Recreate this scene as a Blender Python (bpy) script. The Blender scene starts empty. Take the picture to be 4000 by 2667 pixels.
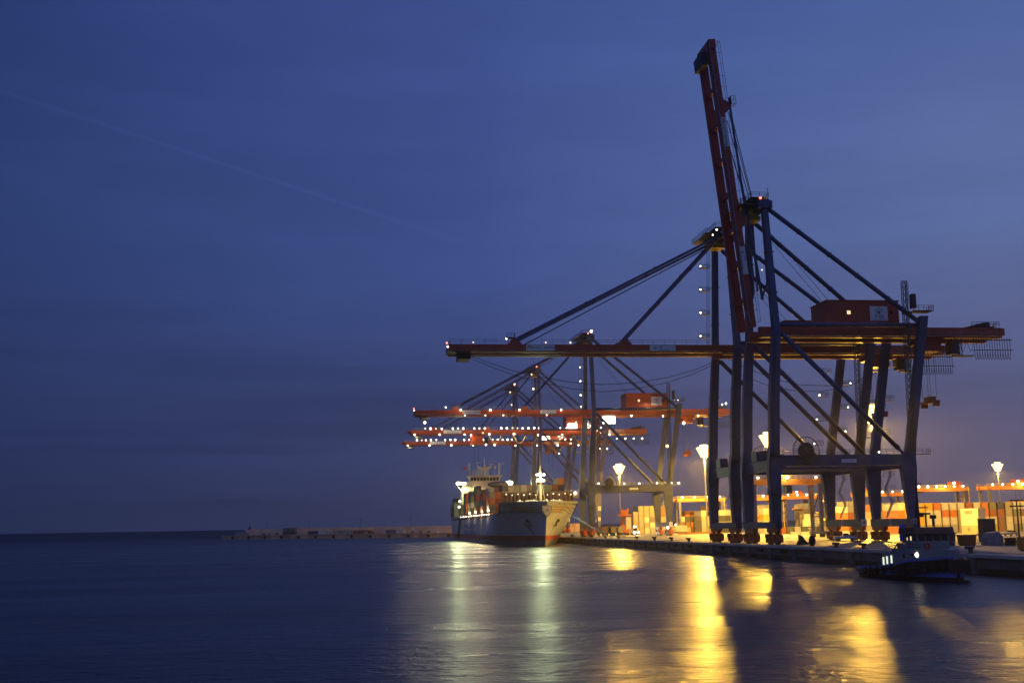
import bpy, math, random
from mathutils import Vector, Matrix
random.seed(7)
SC = bpy.context.scene
COL = SC.collection
Q = 2.584                      # quay level above the water
PI = math.pi

def lin(r, g, b):
    f = lambda c: (c/255/12.92) if c/255 <= .04045 else ((c/255+.055)/1.055)**2.4
    return (f(r), f(g), f(b), 1)

# ------------------------------------------------------------------ materials
MAT = {}
def new_mat(name):
    m = bpy.data.materials.new(name); m.use_nodes = True
    nt = m.node_tree
    return m, nt, nt.nodes['Principled BSDF']

def paint(name, col, rough=.5, var=.25, scale=.6, streak=.35, metal=0.0, spec=.4, dirt=(.05, .035, .025)):
    """weathered paint: large blotches, vertical run-off streaks and fine grime"""
    m, nt, b = new_mat(name)
    N, L = nt.nodes, nt.links
    tc = N.new('ShaderNodeTexCoord')
    n1 = N.new('ShaderNodeTexNoise'); n1.inputs['Scale'].default_value = scale; n1.inputs['Detail'].default_value = 5
    L.new(tc.outputs['Object'], n1.inputs['Vector'])
    mp = N.new('ShaderNodeMapping'); mp.inputs['Scale'].default_value = (3.1, 3.1, .22)
    L.new(tc.outputs['Object'], mp.inputs['Vector'])
    n2 = N.new('ShaderNodeTexNoise'); n2.inputs['Scale'].default_value = .8; n2.inputs['Detail'].default_value = 6
    L.new(mp.outputs[0], n2.inputs['Vector'])
    r1 = N.new('ShaderNodeMapRange'); r1.inputs[1].default_value = .3; r1.inputs[2].default_value = .7
    r1.inputs[3].default_value = 1-var; r1.inputs[4].default_value = 1+var*.6
    L.new(n1.outputs['Fac'], r1.inputs[0])
    mul = N.new('ShaderNodeVectorMath'); mul.operation = 'SCALE'; mul.inputs[0].default_value = col[:3]
    L.new(r1.outputs[0], mul.inputs['Scale'])
    r2 = N.new('ShaderNodeMapRange'); r2.inputs[1].default_value = .52; r2.inputs[2].default_value = .78
    r2.inputs[3].default_value = 0; r2.inputs[4].default_value = streak
    L.new(n2.outputs['Fac'], r2.inputs[0])
    mx = N.new('ShaderNodeMix'); mx.data_type = 'RGBA'
    L.new(r2.outputs[0], mx.inputs[0]); L.new(mul.outputs[0], mx.inputs[6]); mx.inputs[7].default_value = dirt+(1,)
    L.new(mx.outputs[2], b.inputs['Base Color'])
    b.inputs['Roughness'].default_value = rough; b.inputs['Metallic'].default_value = metal
    b.inputs['Specular IOR Level'].default_value = spec
    MAT[name] = m
    return m

def glow(name, col, strength):
    m, nt, b = new_mat(name)
    b.inputs['Base Color'].default_value = (.8, .8, .8, 1)
    b.inputs['Emission Color'].default_value = col[:3]+(1,)
    b.inputs['Emission Strength'].default_value = strength
    m.cycles.emission_sampling = 'NONE'
    MAT[name] = m
    return m

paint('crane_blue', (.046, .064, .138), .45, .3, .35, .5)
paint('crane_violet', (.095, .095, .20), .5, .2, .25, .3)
paint('crane_red', (.36, .045, .02), .45, .2, .3, .3)
paint('crane_orange', (.44, .07, .018), .45, .2, .3, .25)
paint('truck_orange', (.46, .10, .022), .45, .3, .9, .5)
paint('yard_orange', (.66, .22, .03), .5, .2, .4, .3)
paint('dark_steel', (.035, .037, .04), .55, .3, 1.0, .3)
paint('grey_steel', (.22, .22, .23), .5, .3, 1.0, .4)
paint('galvanised', (.36, .37, .37), .45, .2, 1.0, .2, metal=.3)
paint('sheave_yellow', (.55, .40, .03), .5, .2, 1.0, .3)
paint('white_paint', (.72, .72, .70), .45, .12, .4, .25)
paint('sign_white', (.74, .75, .72), .5, .06, .3, .1)
paint('ink', (.012, .012, .014), .6, .1, 1, 0)
paint('ink_blue', (.02, .05, .25), .6, .1, 1, 0)
paint('ink_red', (.5, .03, .02), .6, .1, 1, 0)
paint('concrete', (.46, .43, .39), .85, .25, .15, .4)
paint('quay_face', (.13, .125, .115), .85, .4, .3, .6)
paint('mole_stone', (.46, .32, .22), .85, .35, .15, .5)  # warm lamp tone mixed into the stone colour
paint('warm_tint_concrete', (.66, .46, .32), .85, .25, .12, .4)  # pinkish wall, with lamplight warmth put into its colour
paint('weed', (.02, .026, .018), .7, .4, .5, .3)
paint('rubber', (.018, .018, .018), .8, .3, 2, .2)
paint('glass_dark', (.012, .014, .018), .12, .1, 1, 0, spec=.6)
paint('ship_blue', (.47, .51, .52), .4, .2, .06, .3, dirt=(.16, .10, .06))
paint('ship_red', (.35, .06, .04), .5, .25, .15, .5)
paint('ship_grey', (.20, .20, .20), .5, .3, .15, .5)
paint('ship_cream', (.66, .58, .42), .5, .12, .2, .3)
paint('ship_brown', (.16, .07, .04), .6, .3, .4, .5)
paint('tug_blue', (.085, .17, .55), .4, .2, .5, .4)
paint('tug_white', (.23, .23, .22), .4, .1, .5, .25)
paint('tug_roof', (.16, .06, .04), .6, .2, .6, .3)
paint('rock', (.05, .048, .045), .9, .4, .5, .3)
paint('wire', (.03, .03, .03), .6, 0, 1, 0)
for n, c in dict(cream=(.66, .64, .58), grey=(.36, .37, .38), olive=(.20, .20, .15), orange=(.62, .18, .03), rust=(.33, .09, .04),
                 brown=(.24, .11, .07), blue=(.05, .10, .30), navy=(.03, .045, .13), green=(.09, .18, .11), dark=(.07, .07, .075),
                 yellow=(.70, .42, .04), tan=(.42, .36, .26), lime=(.45, .50, .30), mauve=(.20, .17, .26), red=(.42, .06, .04)).items():
    c = tuple(x*.68 for x in c)
    paint('box_'+n, c, .5, .18, .5, .35)
glow('lamp_sodium', (1, .62, .17), 4.2)
glow('lamp_white', (1, .90, .66), 12)
glow('lamp_small', (1, .88, .62), 9)
glow('lamp_dim', (1, .8, .5), 2.2)
glow('lamp_lime', (.88, 1, .52), 40)
glow('lamp_red', (1, .10, .05), 8)
glow('lamp_orange', (1, .55, .16), 3.0)
glow('window_lit', (1, .72, .32), 1.1)
glow('tug_window', (.86, 1, .70), .95)

# ------------------------------------------------------------------ mesh builder
class MB:
    def __init__(s): s.v, s.f, s.mi, s.k = [], [], [], 0
    def mat(s, k): s.k = k; return s
    def quad(s, pts, faces):
        o = len(s.v); s.v += [tuple(p) for p in pts]
        s.f += [tuple(o+i for i in f) for f in faces]; s.mi += [s.k]*len(faces)
        return s
    def box(s, x0, x1, y0, y1, z0, z1):
        return s.quad([(x0,y0,z0),(x1,y0,z0),(x1,y1,z0),(x0,y1,z0),(x0,y0,z1),(x1,y0,z1),(x1,y1,z1),(x0,y1,z1)],
                      [(3,2,1,0),(4,5,6,7),(0,1,5,4),(1,2,6,5),(2,3,7,6),(3,0,4,7)])
    def cbox(s, c, sx, sy, sz): return s.box(c[0]-sx/2, c[0]+sx/2, c[1]-sy/2, c[1]+sy/2, c[2]-sz/2, c[2]+sz/2)
    def bar(s, p, q, w, h, w2=None, h2=None):
        p, q = Vector(p), Vector(q); d = (q-p).normalized()
        up = Vector((0,0,1)) if abs(d.z) < .95 else Vector((1,0,0))
        a = d.cross(up).normalized(); b = a.cross(d).normalized()
        w2 = w if w2 is None else w2; h2 = h if h2 is None else h2
        P = [p-a*w/2-b*h/2, p+a*w/2-b*h/2, p+a*w/2+b*h/2, p-a*w/2+b*h/2, q-a*w2/2-b*h2/2, q+a*w2/2-b*h2/2, q+a*w2/2+b*h2/2, q-a*w2/2+b*h2/2]
        return s.quad(P, [(0,1,2,3),(7,6,5,4),(0,4,5,1),(1,5,6,2),(2,6,7,3),(3,7,4,0)])
    def tube(s, p, q, r, n=8, r2=None):
        p, q = Vector(p), Vector(q); d = (q-p).normalized(); r2 = r if r2 is None else r2
        up = Vector((0,0,1)) if abs(d.z) < .95 else Vector((1,0,0))
        a = d.cross(up).normalized(); b = a.cross(d).normalized()
        P = []
        for k in range(n):
            t = 2*PI*k/n; e = a*math.cos(t)+b*math.sin(t); P.append(p+e*r)
        for k in range(n):
            t = 2*PI*k/n; e = a*math.cos(t)+b*math.sin(t); P.append(q+e*r2)
        F = [(k, (k+1) % n, n+(k+1) % n, n+k) for k in range(n)]+[tuple(range(n-1,-1,-1)), tuple(range(n, 2*n))]
        return s.quad(P, F)
    def path(s, pts, r, n=5):
        for a, b in zip(pts, pts[1:]): s.tube(a, b, r, n)
        return s
    def prism(s, poly, axis, a, b):
        """extrude a closed outline; axis 'y': poly in (x,z); 'x': (y,z); 'z': (x,y)"""
        f = {'y': lambda p, t: (p[0], t, p[1]), 'x': lambda p, t: (t, p[0], p[1]), 'z': lambda p, t: (p[0], p[1], t)}[axis]
        n = len(poly)
        P = [f(p, a) for p in poly]+[f(p, b) for p in poly]
        return s.quad(P, [tuple(range(n-1,-1,-1)), tuple(range(n, 2*n))]+[(k, (k+1) % n, n+(k+1) % n, n+k) for k in range(n)])
    def lathe(s, c, prof, n=12):
        P = []; m = len(prof)
        for k in range(n):
            t = 2*PI*k/n
            P += [(c[0]+r*math.cos(t), c[1]+r*math.sin(t), c[2]+z) for r, z in prof]
        F = [(k*m+j, ((k+1) % n)*m+j, ((k+1) % n)*m+j+1, k*m+j+1) for k in range(n) for j in range(m-1)]
        return s.quad(P, F)
    def disc(s, c, r, thick, n=20, axis='y'):
        p = Vector(c); d = {'x': Vector((1,0,0)), 'y': Vector((0,1,0)), 'z': Vector((0,0,1))}[axis]*thick/2
        return s.tube(p-d, p+d, r, n)
    def ring(s, c, r, t, n=24, axis='y', w=4):
        f = {'y': lambda a, b: (c[0]+a, c[1], c[2]+b), 'x': lambda a, b: (c[0], c[1]+a, c[2]+b), 'z': lambda a, b: (c[0]+a, c[1]+b, c[2])}[axis]
        P = [f(r*math.cos(2*PI*k/n), r*math.sin(2*PI*k/n)) for k in range(n+1)]
        return s.path(P, t, w)
    def rail(s, pts, h=1.1, step=2.2, t=.05):
        """handrail with posts along a polyline"""
        for a, b in zip(pts, pts[1:]):
            a, b = Vector(a), Vector(b); L = (b-a).length; n = max(1, int(L/step))
            for z in (h, h*.55): s.bar(a+Vector((0,0,z)), b+Vector((0,0,z)), t, t)
            for k in range(n+1):
                p = a.lerp(b, k/n); s.bar(p, p+Vector((0,0,h)), t, t)
        return s
    def ladder(s, p, q, w=.55, step=.45, t=.06, axis=(1,0,0), cage=False):
        p, q = Vector(p), Vector(q); a = Vector(axis)*w/2; L = (q-p).length; n = int(L/step)
        s.bar(p-a, q-a, t, t); s.bar(p+a, q+a, t, t)
        for k in range(1, n):
            c = p.lerp(q, k/n); s.bar(c-a, c+a, t*.8, t*.8)
        return s
    def lattice(s, p, q, w, h, n, t=.12):
        """square lattice mast between p and q"""
        p, q = Vector(p), Vector(q); d = (q-p).normalized()
        up = Vector((0,0,1)) if abs(d.z) < .95 else Vector((1,0,0))
        a = d.cross(up).normalized()*w/2; b = a.cross(d).normalized()*h/2
        C4 = [(-a-b), (a-b), (a+b), (b-a)]
        for c in C4: s.bar(p+c, q+c, t, t)
        for k in range(n):
            u, v = p.lerp(q, k/n), p.lerp(q, (k+1)/n)
            for i in range(4):
                j = (i+1) % 4
                s.bar(u+C4[i], v+C4[j], t*.6, t*.6); s.bar(v+C4[i], v+C4[j], t*.6, t*.6)
        return s
    def text(s, body, size, M, depth=.03, wide=1.0):
        """lettering laid in the XY plane of M, centred"""
        cu = bpy.data.curves.new('t', 'FONT'); cu.body = body; cu.size = size
        cu.align_x = 'CENTER'; cu.align_y = 'CENTER'; cu.extrude = depth/2; cu.resolution_u = 2
        ob = bpy.data.objects.new('t', cu); COL.objects.link(ob)
        dg = bpy.context.evaluated_depsgraph_get(); me = bpy.data.meshes.new_from_object(ob.evaluated_get(dg))
        M = M @ Matrix.Diagonal((wide, 1, 1, 1))
        s.quad([M @ v.co for v in me.vertices], [tuple(p.vertices) for p in me.polygons])
        bpy.data.objects.remove(ob); bpy.data.curves.remove(cu); bpy.data.meshes.remove(me)
        return s
    def mesh(s, name, mats, smooth=False):
        me = bpy.data.meshes.new(name); me.from_pydata(s.v, [], s.f)
        mats = mats if isinstance(mats, (list, tuple)) else [mats]
        for m in mats: me.materials.append(MAT[m] if isinstance(m, str) else m)
        if len(mats) > 1: me.polygons.foreach_set('material_index', s.mi)
        if smooth: me.polygons.foreach_set('use_smooth', [True]*len(s.f))
        me.update(); return me
    def build(s, name, mats, parent=None, smooth=False, loc=None):
        o = bpy.data.objects.new(name, s.mesh(name, mats, smooth)); COL.objects.link(o)
        if parent is not None: o.parent = parent
        if loc: o.location = loc
        return o

def FACE(x, y, z, n='-y'):
    """matrix whose XY plane faces direction n (text reads left to right for someone looking at it)"""
    if n == '-y': R = Matrix(((1,0,0),(0,0,-1),(0,1,0)))
    elif n == '-x': R = Matrix(((0,0,-1),(-1,0,0),(0,1,0)))
    elif n == '+y': R = Matrix(((-1,0,0),(0,0,1),(0,1,0)))
    return Matrix.Translation((x, y, z)) @ R.to_4x4()

def empty(name, loc=(0,0,0), rz=0):
    o = bpy.data.objects.new(name, None); COL.objects.link(o); o.location = loc; o.rotation_euler = (0,0,rz); o.empty_display_size = .5
    return o
def tag(o, label, cat, group=None):
    o['label'] = label; o['category'] = cat
    if group: o['group'] = group
    return o
def kind(o, k): o['kind'] = k; return o
def instance(src, parent=None, loc=None):
    o = src.copy(); COL.objects.link(o); o.parent = parent
    if loc is not None: o.location = loc
    return o
def copy_tree(src, parent=None):
    o = instance(src, parent)
    for ch in list(src.children): copy_tree(ch, o)
    return o
def light(name, typ, loc, power, col, parent=None, rad=.6, spot=None, blend=.15, aim=None):
    d = bpy.data.lights.new(name, typ); d.energy = power; d.color = col[:3]
    d.shadow_soft_size = rad
    if spot: d.spot_size = math.radians(spot); d.spot_blend = blend
    o = bpy.data.objects.new(name, d); COL.objects.link(o); o.location = loc
    if aim is not None:
        o.rotation_euler = (Vector(aim)-Vector(loc)).to_track_quat('-Z', 'Y').to_euler()
    if parent is not None: o.parent = parent
    return o
SODIUM = (1, .54, .06)
WARM = (1, .78, .45)
LIME = (.86, 1, .50)

# shared bulbs: every lamp is its own part, the mesh data is shared
BULB = {}
def bulb(parent, loc, m='lamp_small', s=.55, name='floodlight'):
    key = (m, s)
    if key not in BULB:
        b = MB(); b.lathe((0,0,-s*.56), [(0,0),(s*.4,s*.16),(s*.56,s*.56),(s*.4,s*.96),(0,s*1.12)], 10)
        BULB[key] = b.mesh('floodlight', m)
    o = bpy.data.objects.new(name, BULB[key]); COL.objects.link(o); o.parent = parent; o.location = loc
    k = .75+.4*random.random(); o.scale = (k, k, k)
    return o

# ------------------------------------------------------------------ camera (solved from the quay, the crane gauge and the horizon)
cam = bpy.data.cameras.new('camera'); cam.lens = 41.4; cam.sensor_width = 36; cam.clip_end = 200000; cam.clip_start = .5
co = bpy.data.objects.new('camera', cam); COL.objects.link(co)
pitch, yaw, roll = .1546, .1301, -.0168
cy, sy, cp, sp = math.cos(yaw), math.sin(yaw), math.cos(pitch), math.sin(pitch)
fw = Vector((sy*cp, cy*cp, sp)); rt = Vector((cy, -sy, 0)); up = rt.cross(fw)
r2 = rt*math.cos(roll)+up*math.sin(roll); u2 = up*math.cos(roll)-rt*math.sin(roll)
Mx = Matrix((r2, u2, -fw)).transposed().to_4x4(); Mx.translation = (-88.116, 0, 7.55)
co.matrix_world = Mx
SC.camera = co

# ------------------------------------------------------------------ dusk sky
w = bpy.data.worlds.new('World'); SC.world = w; w.use_nodes = True
nt = w.node_tree; N, L = nt.nodes, nt.links
bg = N['Background']
tc = N.new('ShaderNodeTexCoord'); sep = N.new('ShaderNodeSeparateXYZ'); L.new(tc.outputs['Generated'], sep.inputs[0])
def math_node(op, a, b=None, clamp=False):
    n = N.new('ShaderNodeMath'); n.operation = op; n.use_clamp = clamp
    for i, x in enumerate((a, b)):
        if x is None: continue
        if isinstance(x, (int, float)): n.inputs[i].default_value = x
        else: L.new(x, n.inputs[i])
    return n.outputs[0]
el = math_node('DIVIDE', math_node('ARCSINE', sep.outputs['Z']), math.radians(90))
az = math_node('ARCTAN2', sep.outputs['X'], sep.outputs['Y'])
def ramp(stops):
    r = N.new('ShaderNodeValToRGB'); r.color_ramp.interpolation = 'EASE'
    e = r.color_ramp.elements
    while len(e) < len(stops): e.new(.5)
    for k, (d, c) in enumerate(stops): e[k].position = d/90; e[k].color = lin(*c)
    L.new(el, r.inputs[0]); return r.outputs[0]
LEFT = ramp([(0, (36,46,80)), (4, (40,52,93)), (13, (45,62,113)), (25, (41,59,114)), (60, (50,68,130)), (90, (60,80,146))])
MID = ramp([(0, (54,60,96)), (4, (60,69,114)), (13, (66,85,146)), (25, (65,86,150)), (60, (58,78,146)), (90, (60,80,146))])
RIGHT = ramp([(0, (84,80,106)), (4, (86,88,126)), (8, (90,100,144)), (15, (93,113,166)), (25, (80,103,163)), (60, (70,92,164)), (90, (60,80,146))])
def mixc(f, a, b):
    m = N.new('ShaderNodeMix'); m.data_type = 'RGBA'; L.new(f, m.inputs[0]); L.new(a, m.inputs[6]); L.new(b, m.inputs[7]); return m.outputs[2]
def mrange(x, a, b, c, d, smooth=True):
    n = N.new('ShaderNodeMapRange'); n.interpolation_type = 'SMOOTHSTEP' if smooth else 'LINEAR'
    L.new(x, n.inputs[0])
    for i, t in enumerate((a, b, c, d)): n.inputs[i+1].default_value = t
    return n.outputs[0]
f1 = mrange(az, math.radians(-20), math.radians(9), 0, 1, False)
f2 = mrange(az, math.radians(6), math.radians(30), 0, 1, False)
# unseen sky out of frame, brightened to add fill on the ship's hull
f3 = mrange(az, math.radians(-120), math.radians(-35), 1, 0)
FILL_SKY = ramp([(0, (96,98,130)), (10, (92,110,170)), (40, (84,104,172)), (90, (60,78,146))])
c = mixc(f3, mixc(f2, mixc(f1, LEFT, MID), RIGHT), FILL_SKY)
# thin streaky cirrus
mp = N.new('ShaderNodeMapping'); mp.inputs['Scale'].default_value = (2.2, 2.2, 13); mp.inputs['Rotation'].default_value = (.05, .12, 0)
L.new(tc.outputs['Generated'], mp.inputs['Vector'])
no = N.new('ShaderNodeTexNoise'); no.inputs['Scale'].default_value = 1.6; no.inputs['Detail'].default_value = 7; no.inputs['Roughness'].default_value = .62
L.new(mp.outputs[0], no.inputs['Vector'])
cl = mrange(no.outputs['Fac'], .35, .75, .955, 1.075)
low = mrange(el, 0, .16, .55, 1)          # darker bands of cloud low on the horizon
no2 = N.new('ShaderNodeTexNoise'); no2.inputs['Scale'].default_value = 1.0; no2.inputs['Detail'].default_value = 4
mp2 = N.new('ShaderNodeMapping'); mp2.inputs['Scale'].default_value = (1.4, 1.4, 26); mp2.inputs['Location'].default_value = (3.3, 0, 1.7)
L.new(tc.outputs['Generated'], mp2.inputs['Vector']); L.new(mp2.outputs[0], no2.inputs['Vector'])
band = mrange(no2.outputs['Fac'], .5, .68, 0, 1)
band = math_node('MULTIPLY', band, mrange(el, .02, .17, .20, 0))
cl = math_node('MULTIPLY', cl, math_node('SUBTRACT', 1, band))
# old contrail: a thin lighter line along a great circle
vm = N.new('ShaderNodeVectorMath'); vm.operation = 'DOT_PRODUCT'; L.new(tc.outputs['Generated'], vm.inputs[0])
def wdir(px, py): return (fw+r2*((px-2000)/4600)-u2*((py-1333.5)/4600)).normalized()
nrm = wdir(0, 355).cross(wdir(2000, 1010)).normalized(); vm.inputs[1].default_value = nrm
line = mrange(math_node('ABSOLUTE', vm.outputs['Value']), .0004, .0026, .085, 0)
line = math_node('MULTIPLY', line, mrange(az, math.radians(0), math.radians(9), 1, 0))
cl = math_node('ADD', cl, line)
sc_ = N.new('ShaderNodeVectorMath'); sc_.operation = 'SCALE'; L.new(c, sc_.inputs[0]); L.new(cl, sc_.inputs['Scale'])
L.new(sc_.outputs[0], bg.inputs['Color']); bg.inputs['Strength'].default_value = .93

# ------------------------------------------------------------------ water
m, nt, b = new_mat('sea'); N, L = nt.nodes, nt.links
b.inputs['Base Color'].default_value = (.004, .009, .018, 1)
b.inputs['IOR'].default_value = 1.333
b.inputs['Specular IOR Level'].default_value = .45
b.inputs['Roughness'].default_value = .26
tc = N.new('ShaderNodeTexCoord')
def wave(sx, sy_, scale, det, rot=0):
    mp = N.new('ShaderNodeMapping'); mp.inputs['Scale'].default_value = (sx, sy_, 1); mp.inputs['Rotation'].default_value = (0, 0, rot)
    L.new(tc.outputs['Object'], mp.inputs['Vector'])
    n = N.new('ShaderNodeTexNoise'); n.inputs['Scale'].default_value = scale; n.inputs['Detail'].default_value = det; n.inputs['Roughness'].default_value = .6
    L.new(mp.outputs[0], n.inputs['Vector']); return n.outputs['Fac']
def bump(h, dist, prev=None):
    n = N.new('ShaderNodeBump'); n.inputs['Strength'].default_value = 1; n.inputs['Distance'].default_value = dist
    L.new(h, n.inputs['Height'])
    if prev is not None: L.new(prev, n.inputs['Normal'])
    return n.outputs[0]
n1 = bump(wave(.06, .11, 1, 2, .12), .22)
n2 = bump(wave(.30, .46, 1, 4, -.12), .42, n1)
n3 = bump(wave(1.1, 1.7, 1, 3, .2), .16, n2)
L.new(n3, b.inputs['Normal'])
# patches of calmer and rougher water
rg = N.new('ShaderNodeMapRange'); L.new(wave(.012, .05, 1, 4), rg.inputs[0])
rg.inputs[1].default_value = .35; rg.inputs[2].default_value = .65; rg.inputs[3].default_value = .24; rg.inputs[4].default_value = .34
# beyond the mole the open sea is choppier
sx_ = N.new('ShaderNodeSeparateXYZ'); L.new(tc.outputs['Object'], sx_.inputs[0])
op = N.new('ShaderNodeMapRange'); L.new(sx_.outputs['Y'], op.inputs[0])
op.inputs[1].default_value = 500; op.inputs[2].default_value = 1600; op.inputs[3].default_value = 0; op.inputs[4].default_value = .34
sm = N.new('ShaderNodeMath'); sm.operation = 'ADD'; L.new(rg.outputs[0], sm.inputs[0]); L.new(op.outputs[0], sm.inputs[1])
L.new(sm.outputs[0], b.inputs['Roughness'])
MAT['sea'] = m
# harbour basin inside the haze box, open sea outside it, as two sheets that meet edge to edge
HX0, HX1, HY0, HY1 = -1500, 1500, -400, 1800
kind(MB().quad([(HX0,HY0,0),(HX1,HY0,0),(HX1,HY1,0),(HX0,HY1,0)], [(0,1,2,3)]).build('water', 'sea'), 'structure')
F_ = 60000
kind(MB().quad([(-F_,-3000,0),(F_,-3000,0),(F_,90000,0),(-F_,90000,0),(HX0,HY0,0),(HX1,HY0,0),(HX1,HY1,0),(HX0,HY1,0)],
     [(0,1,5,4),(1,2,6,5),(2,3,7,6),(3,0,4,7)]).build('sea', 'sea'), 'structure')
# ------------------------------------------------------------------ quay
XE = -4.777
mk, nt, bb = new_mat('apron'); N, L = nt.nodes, nt.links
tc = N.new('ShaderNodeTexCoord')
na = N.new('ShaderNodeTexNoise'); na.inputs['Scale'].default_value = .09; na.inputs['Detail'].default_value = 6; L.new(tc.outputs['Object'], na.inputs['Vector'])
mpa = N.new('ShaderNodeMapping'); mpa.inputs['Scale'].default_value = (.9, .02, 1); L.new(tc.outputs['Object'], mpa.inputs['Vector'])
nb = N.new('ShaderNodeTexNoise'); nb.inputs['Scale'].default_value = 1; nb.inputs['Detail'].default_value = 5; L.new(mpa.outputs[0], nb.inputs['Vector'])
av = N.new('ShaderNodeMath'); av.operation = 'MULTIPLY'; L.new(na.outputs['Fac'], av.inputs[0]); L.new(nb.outputs['Fac'], av.inputs[1])
cr = N.new('ShaderNodeValToRGB'); cr.color_ramp.elements[0].position = .12; cr.color_ramp.elements[0].color = (.06, .058, .053, 1)
cr.color_ramp.elements[1].position = .40; cr.color_ramp.elements[1].color = (.25, .238, .212, 1)
L.new(av.outputs[0], cr.inputs[0]); L.new(cr.outputs[0], bb.inputs['Base Color']); bb.inputs['Roughness'].default_value = .6
MAT['apron'] = mk
q = MB().quad([(XE,60,Q),(1400,60,Q),(1400,1400,Q),(XE,1400,Q)], [(0,1,2,3)]).build('ground', 'apron'); kind(q, 'structure')
# rails and painted lane lines, each a few mm above the deck
ra = MB()
for x in (-.06, 30.42): ra.box(x, x+.12, 60, 1000, Q+.004, Q+.05)
kind(ra.build('crane_rails', 'dark_steel'), 'structure')
ln = MB()
for x in (6.2, 9.9, 13.6, 17.3, 36.5): ln.quad([(x,120,Q+.008),(x+.18,120,Q+.008),(x+.18,900,Q+.008),(x,900,Q+.008)], [(0,1,2,3)])
kind(ln.build('lane_markings', 'white_paint'), 'structure')

qw = empty('quay_wall', (XE, 60, 0)); tag(qw, 'dark concrete quay wall with pilasters between the apron and the water', 'quay wall')
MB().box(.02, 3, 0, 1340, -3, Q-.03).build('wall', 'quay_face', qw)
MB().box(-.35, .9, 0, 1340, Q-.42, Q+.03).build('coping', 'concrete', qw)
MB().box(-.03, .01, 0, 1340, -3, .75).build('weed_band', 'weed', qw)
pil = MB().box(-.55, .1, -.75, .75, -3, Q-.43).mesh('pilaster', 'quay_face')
fen = MB().cbox((-.45, 0, 1.55), .7, 1.4, .5).mesh('fender', 'rubber')
y = 40
while y < 560:
    o = bpy.data.objects.new('pilaster', pil); COL.objects.link(o); o.parent = qw; o.location = (0, y, 0)
    if y > 150:
        o = bpy.data.objects.new('fender', fen); COL.objects.link(o); o.parent = qw; o.location = (0, y+5.2, 0)
    y += 13.5
# mooring bollards
bol = MB().lathe((0,0,0), [(0,.62),(.34,.60),(.36,.46),(.2,.36),(.22,.06),(.42,.05),(.42,0)], 12)
bol.tube((.0,0,.48), (-.5,0,.50), .13, 8)
bm_ = bol.mesh('bollard', 'dark_steel')
ordw = ['nearest', 'second', 'third', 'fourth', 'fifth', 'sixth', 'seventh', 'eighth', 'ninth', 'tenth', 'eleventh', 'twelfth', 'thirteenth', 'fourteenth', 'fifteenth']
for k, y in enumerate((157, 192.5, 204, 300, 317, 336, 358, 384, 405, 428, 448, 470)):
    o = bpy.data.objects.new('mooring_bollard', bm_); COL.objects.link(o); o.location = (XE+1.1, y, Q+.03); o.scale = (1.6, 1.6, 1.6)
    tag(o, 'dark iron mooring bollard on the quay edge, %s counted from the tug' % ordw[k], 'bollard', 'bollards along the quay edge')

# ------------------------------------------------------------------ ship-to-shore cranes
WHEEL = {}
def bogie(par, x, y, m):
    """gantry travel gear under one corner: main equaliser, two trucks, eight wheels"""
    b = MB()
    b.box(-.5,.5,-3.2,3.2,2.55,3.28); b.prism([(-3.2,2.3),(3.2,2.3),(2.6,2.56),(-2.6,2.56)], 'x', -.42, .42)
    for s in (-1, 1):
        c = s*2.0
        b.box(-.3,.3,c-.4,c+.4,2.0,2.6)
        b.prism([(c-1.6,1.3),(c+1.6,1.3),(c+1.6,1.75),(c+.9,2.15),(c-.9,2.15),(c-1.6,1.75)], 'x', -.7, .7)
        for e in (-1.25, -.42, .42, 1.25):
            for f in (-1, 1): b.box(f*.62-.1, f*.62+.1, c+e-.26, c+e+.26, .28, 1.32)
        b.box(.62,1.15,c-.5,c+.5,.9,1.9); b.box(-1.1,-.65,c-.3,c+.7,1.2,2.1)
    b.box(-.4,.4,3.2,3.9,.5,1.5); b.box(-.4,.4,-3.9,-3.2,.5,1.5)
    o = b.build('bogie', m, par, loc=(x, y, .05))
    if 'w' not in WHEEL: WHEEL['w'] = MB().disc((0, 0, 0), .36, .3, 12, 'x').mesh('wheel', 'dark_steel')
    for c in (-3.25, -2.42, -1.58, -.75, .75, 1.58, 2.42, 3.25):
        w_ = bpy.data.objects.new('wheel', WHEEL['w']); COL.objects.link(w_); w_.parent = o; w_.location = (0, c, .37)
    return o

def reel_mesh():
    r = MB()
    r.ring((0,0,0), 2.95, .06, 36); r.ring((0,.5,0), 2.95, .06, 36)
    for k in range(28):
        t = 2*PI*k/28; r.bar((0,0,0), (2.95*math.cos(t), 0, 2.95*math.sin(t)), .09, .09)
    r.disc((0,.25,0), 1.75, .4, 30); r.disc((0,-.2,0), .55, .7, 14)
    r.box(-.7, .7, .5, 1.3, -2.4, .6)
    return r.mesh('cable_reel', 'dark_steel')
REEL = reel_mesh()

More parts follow.
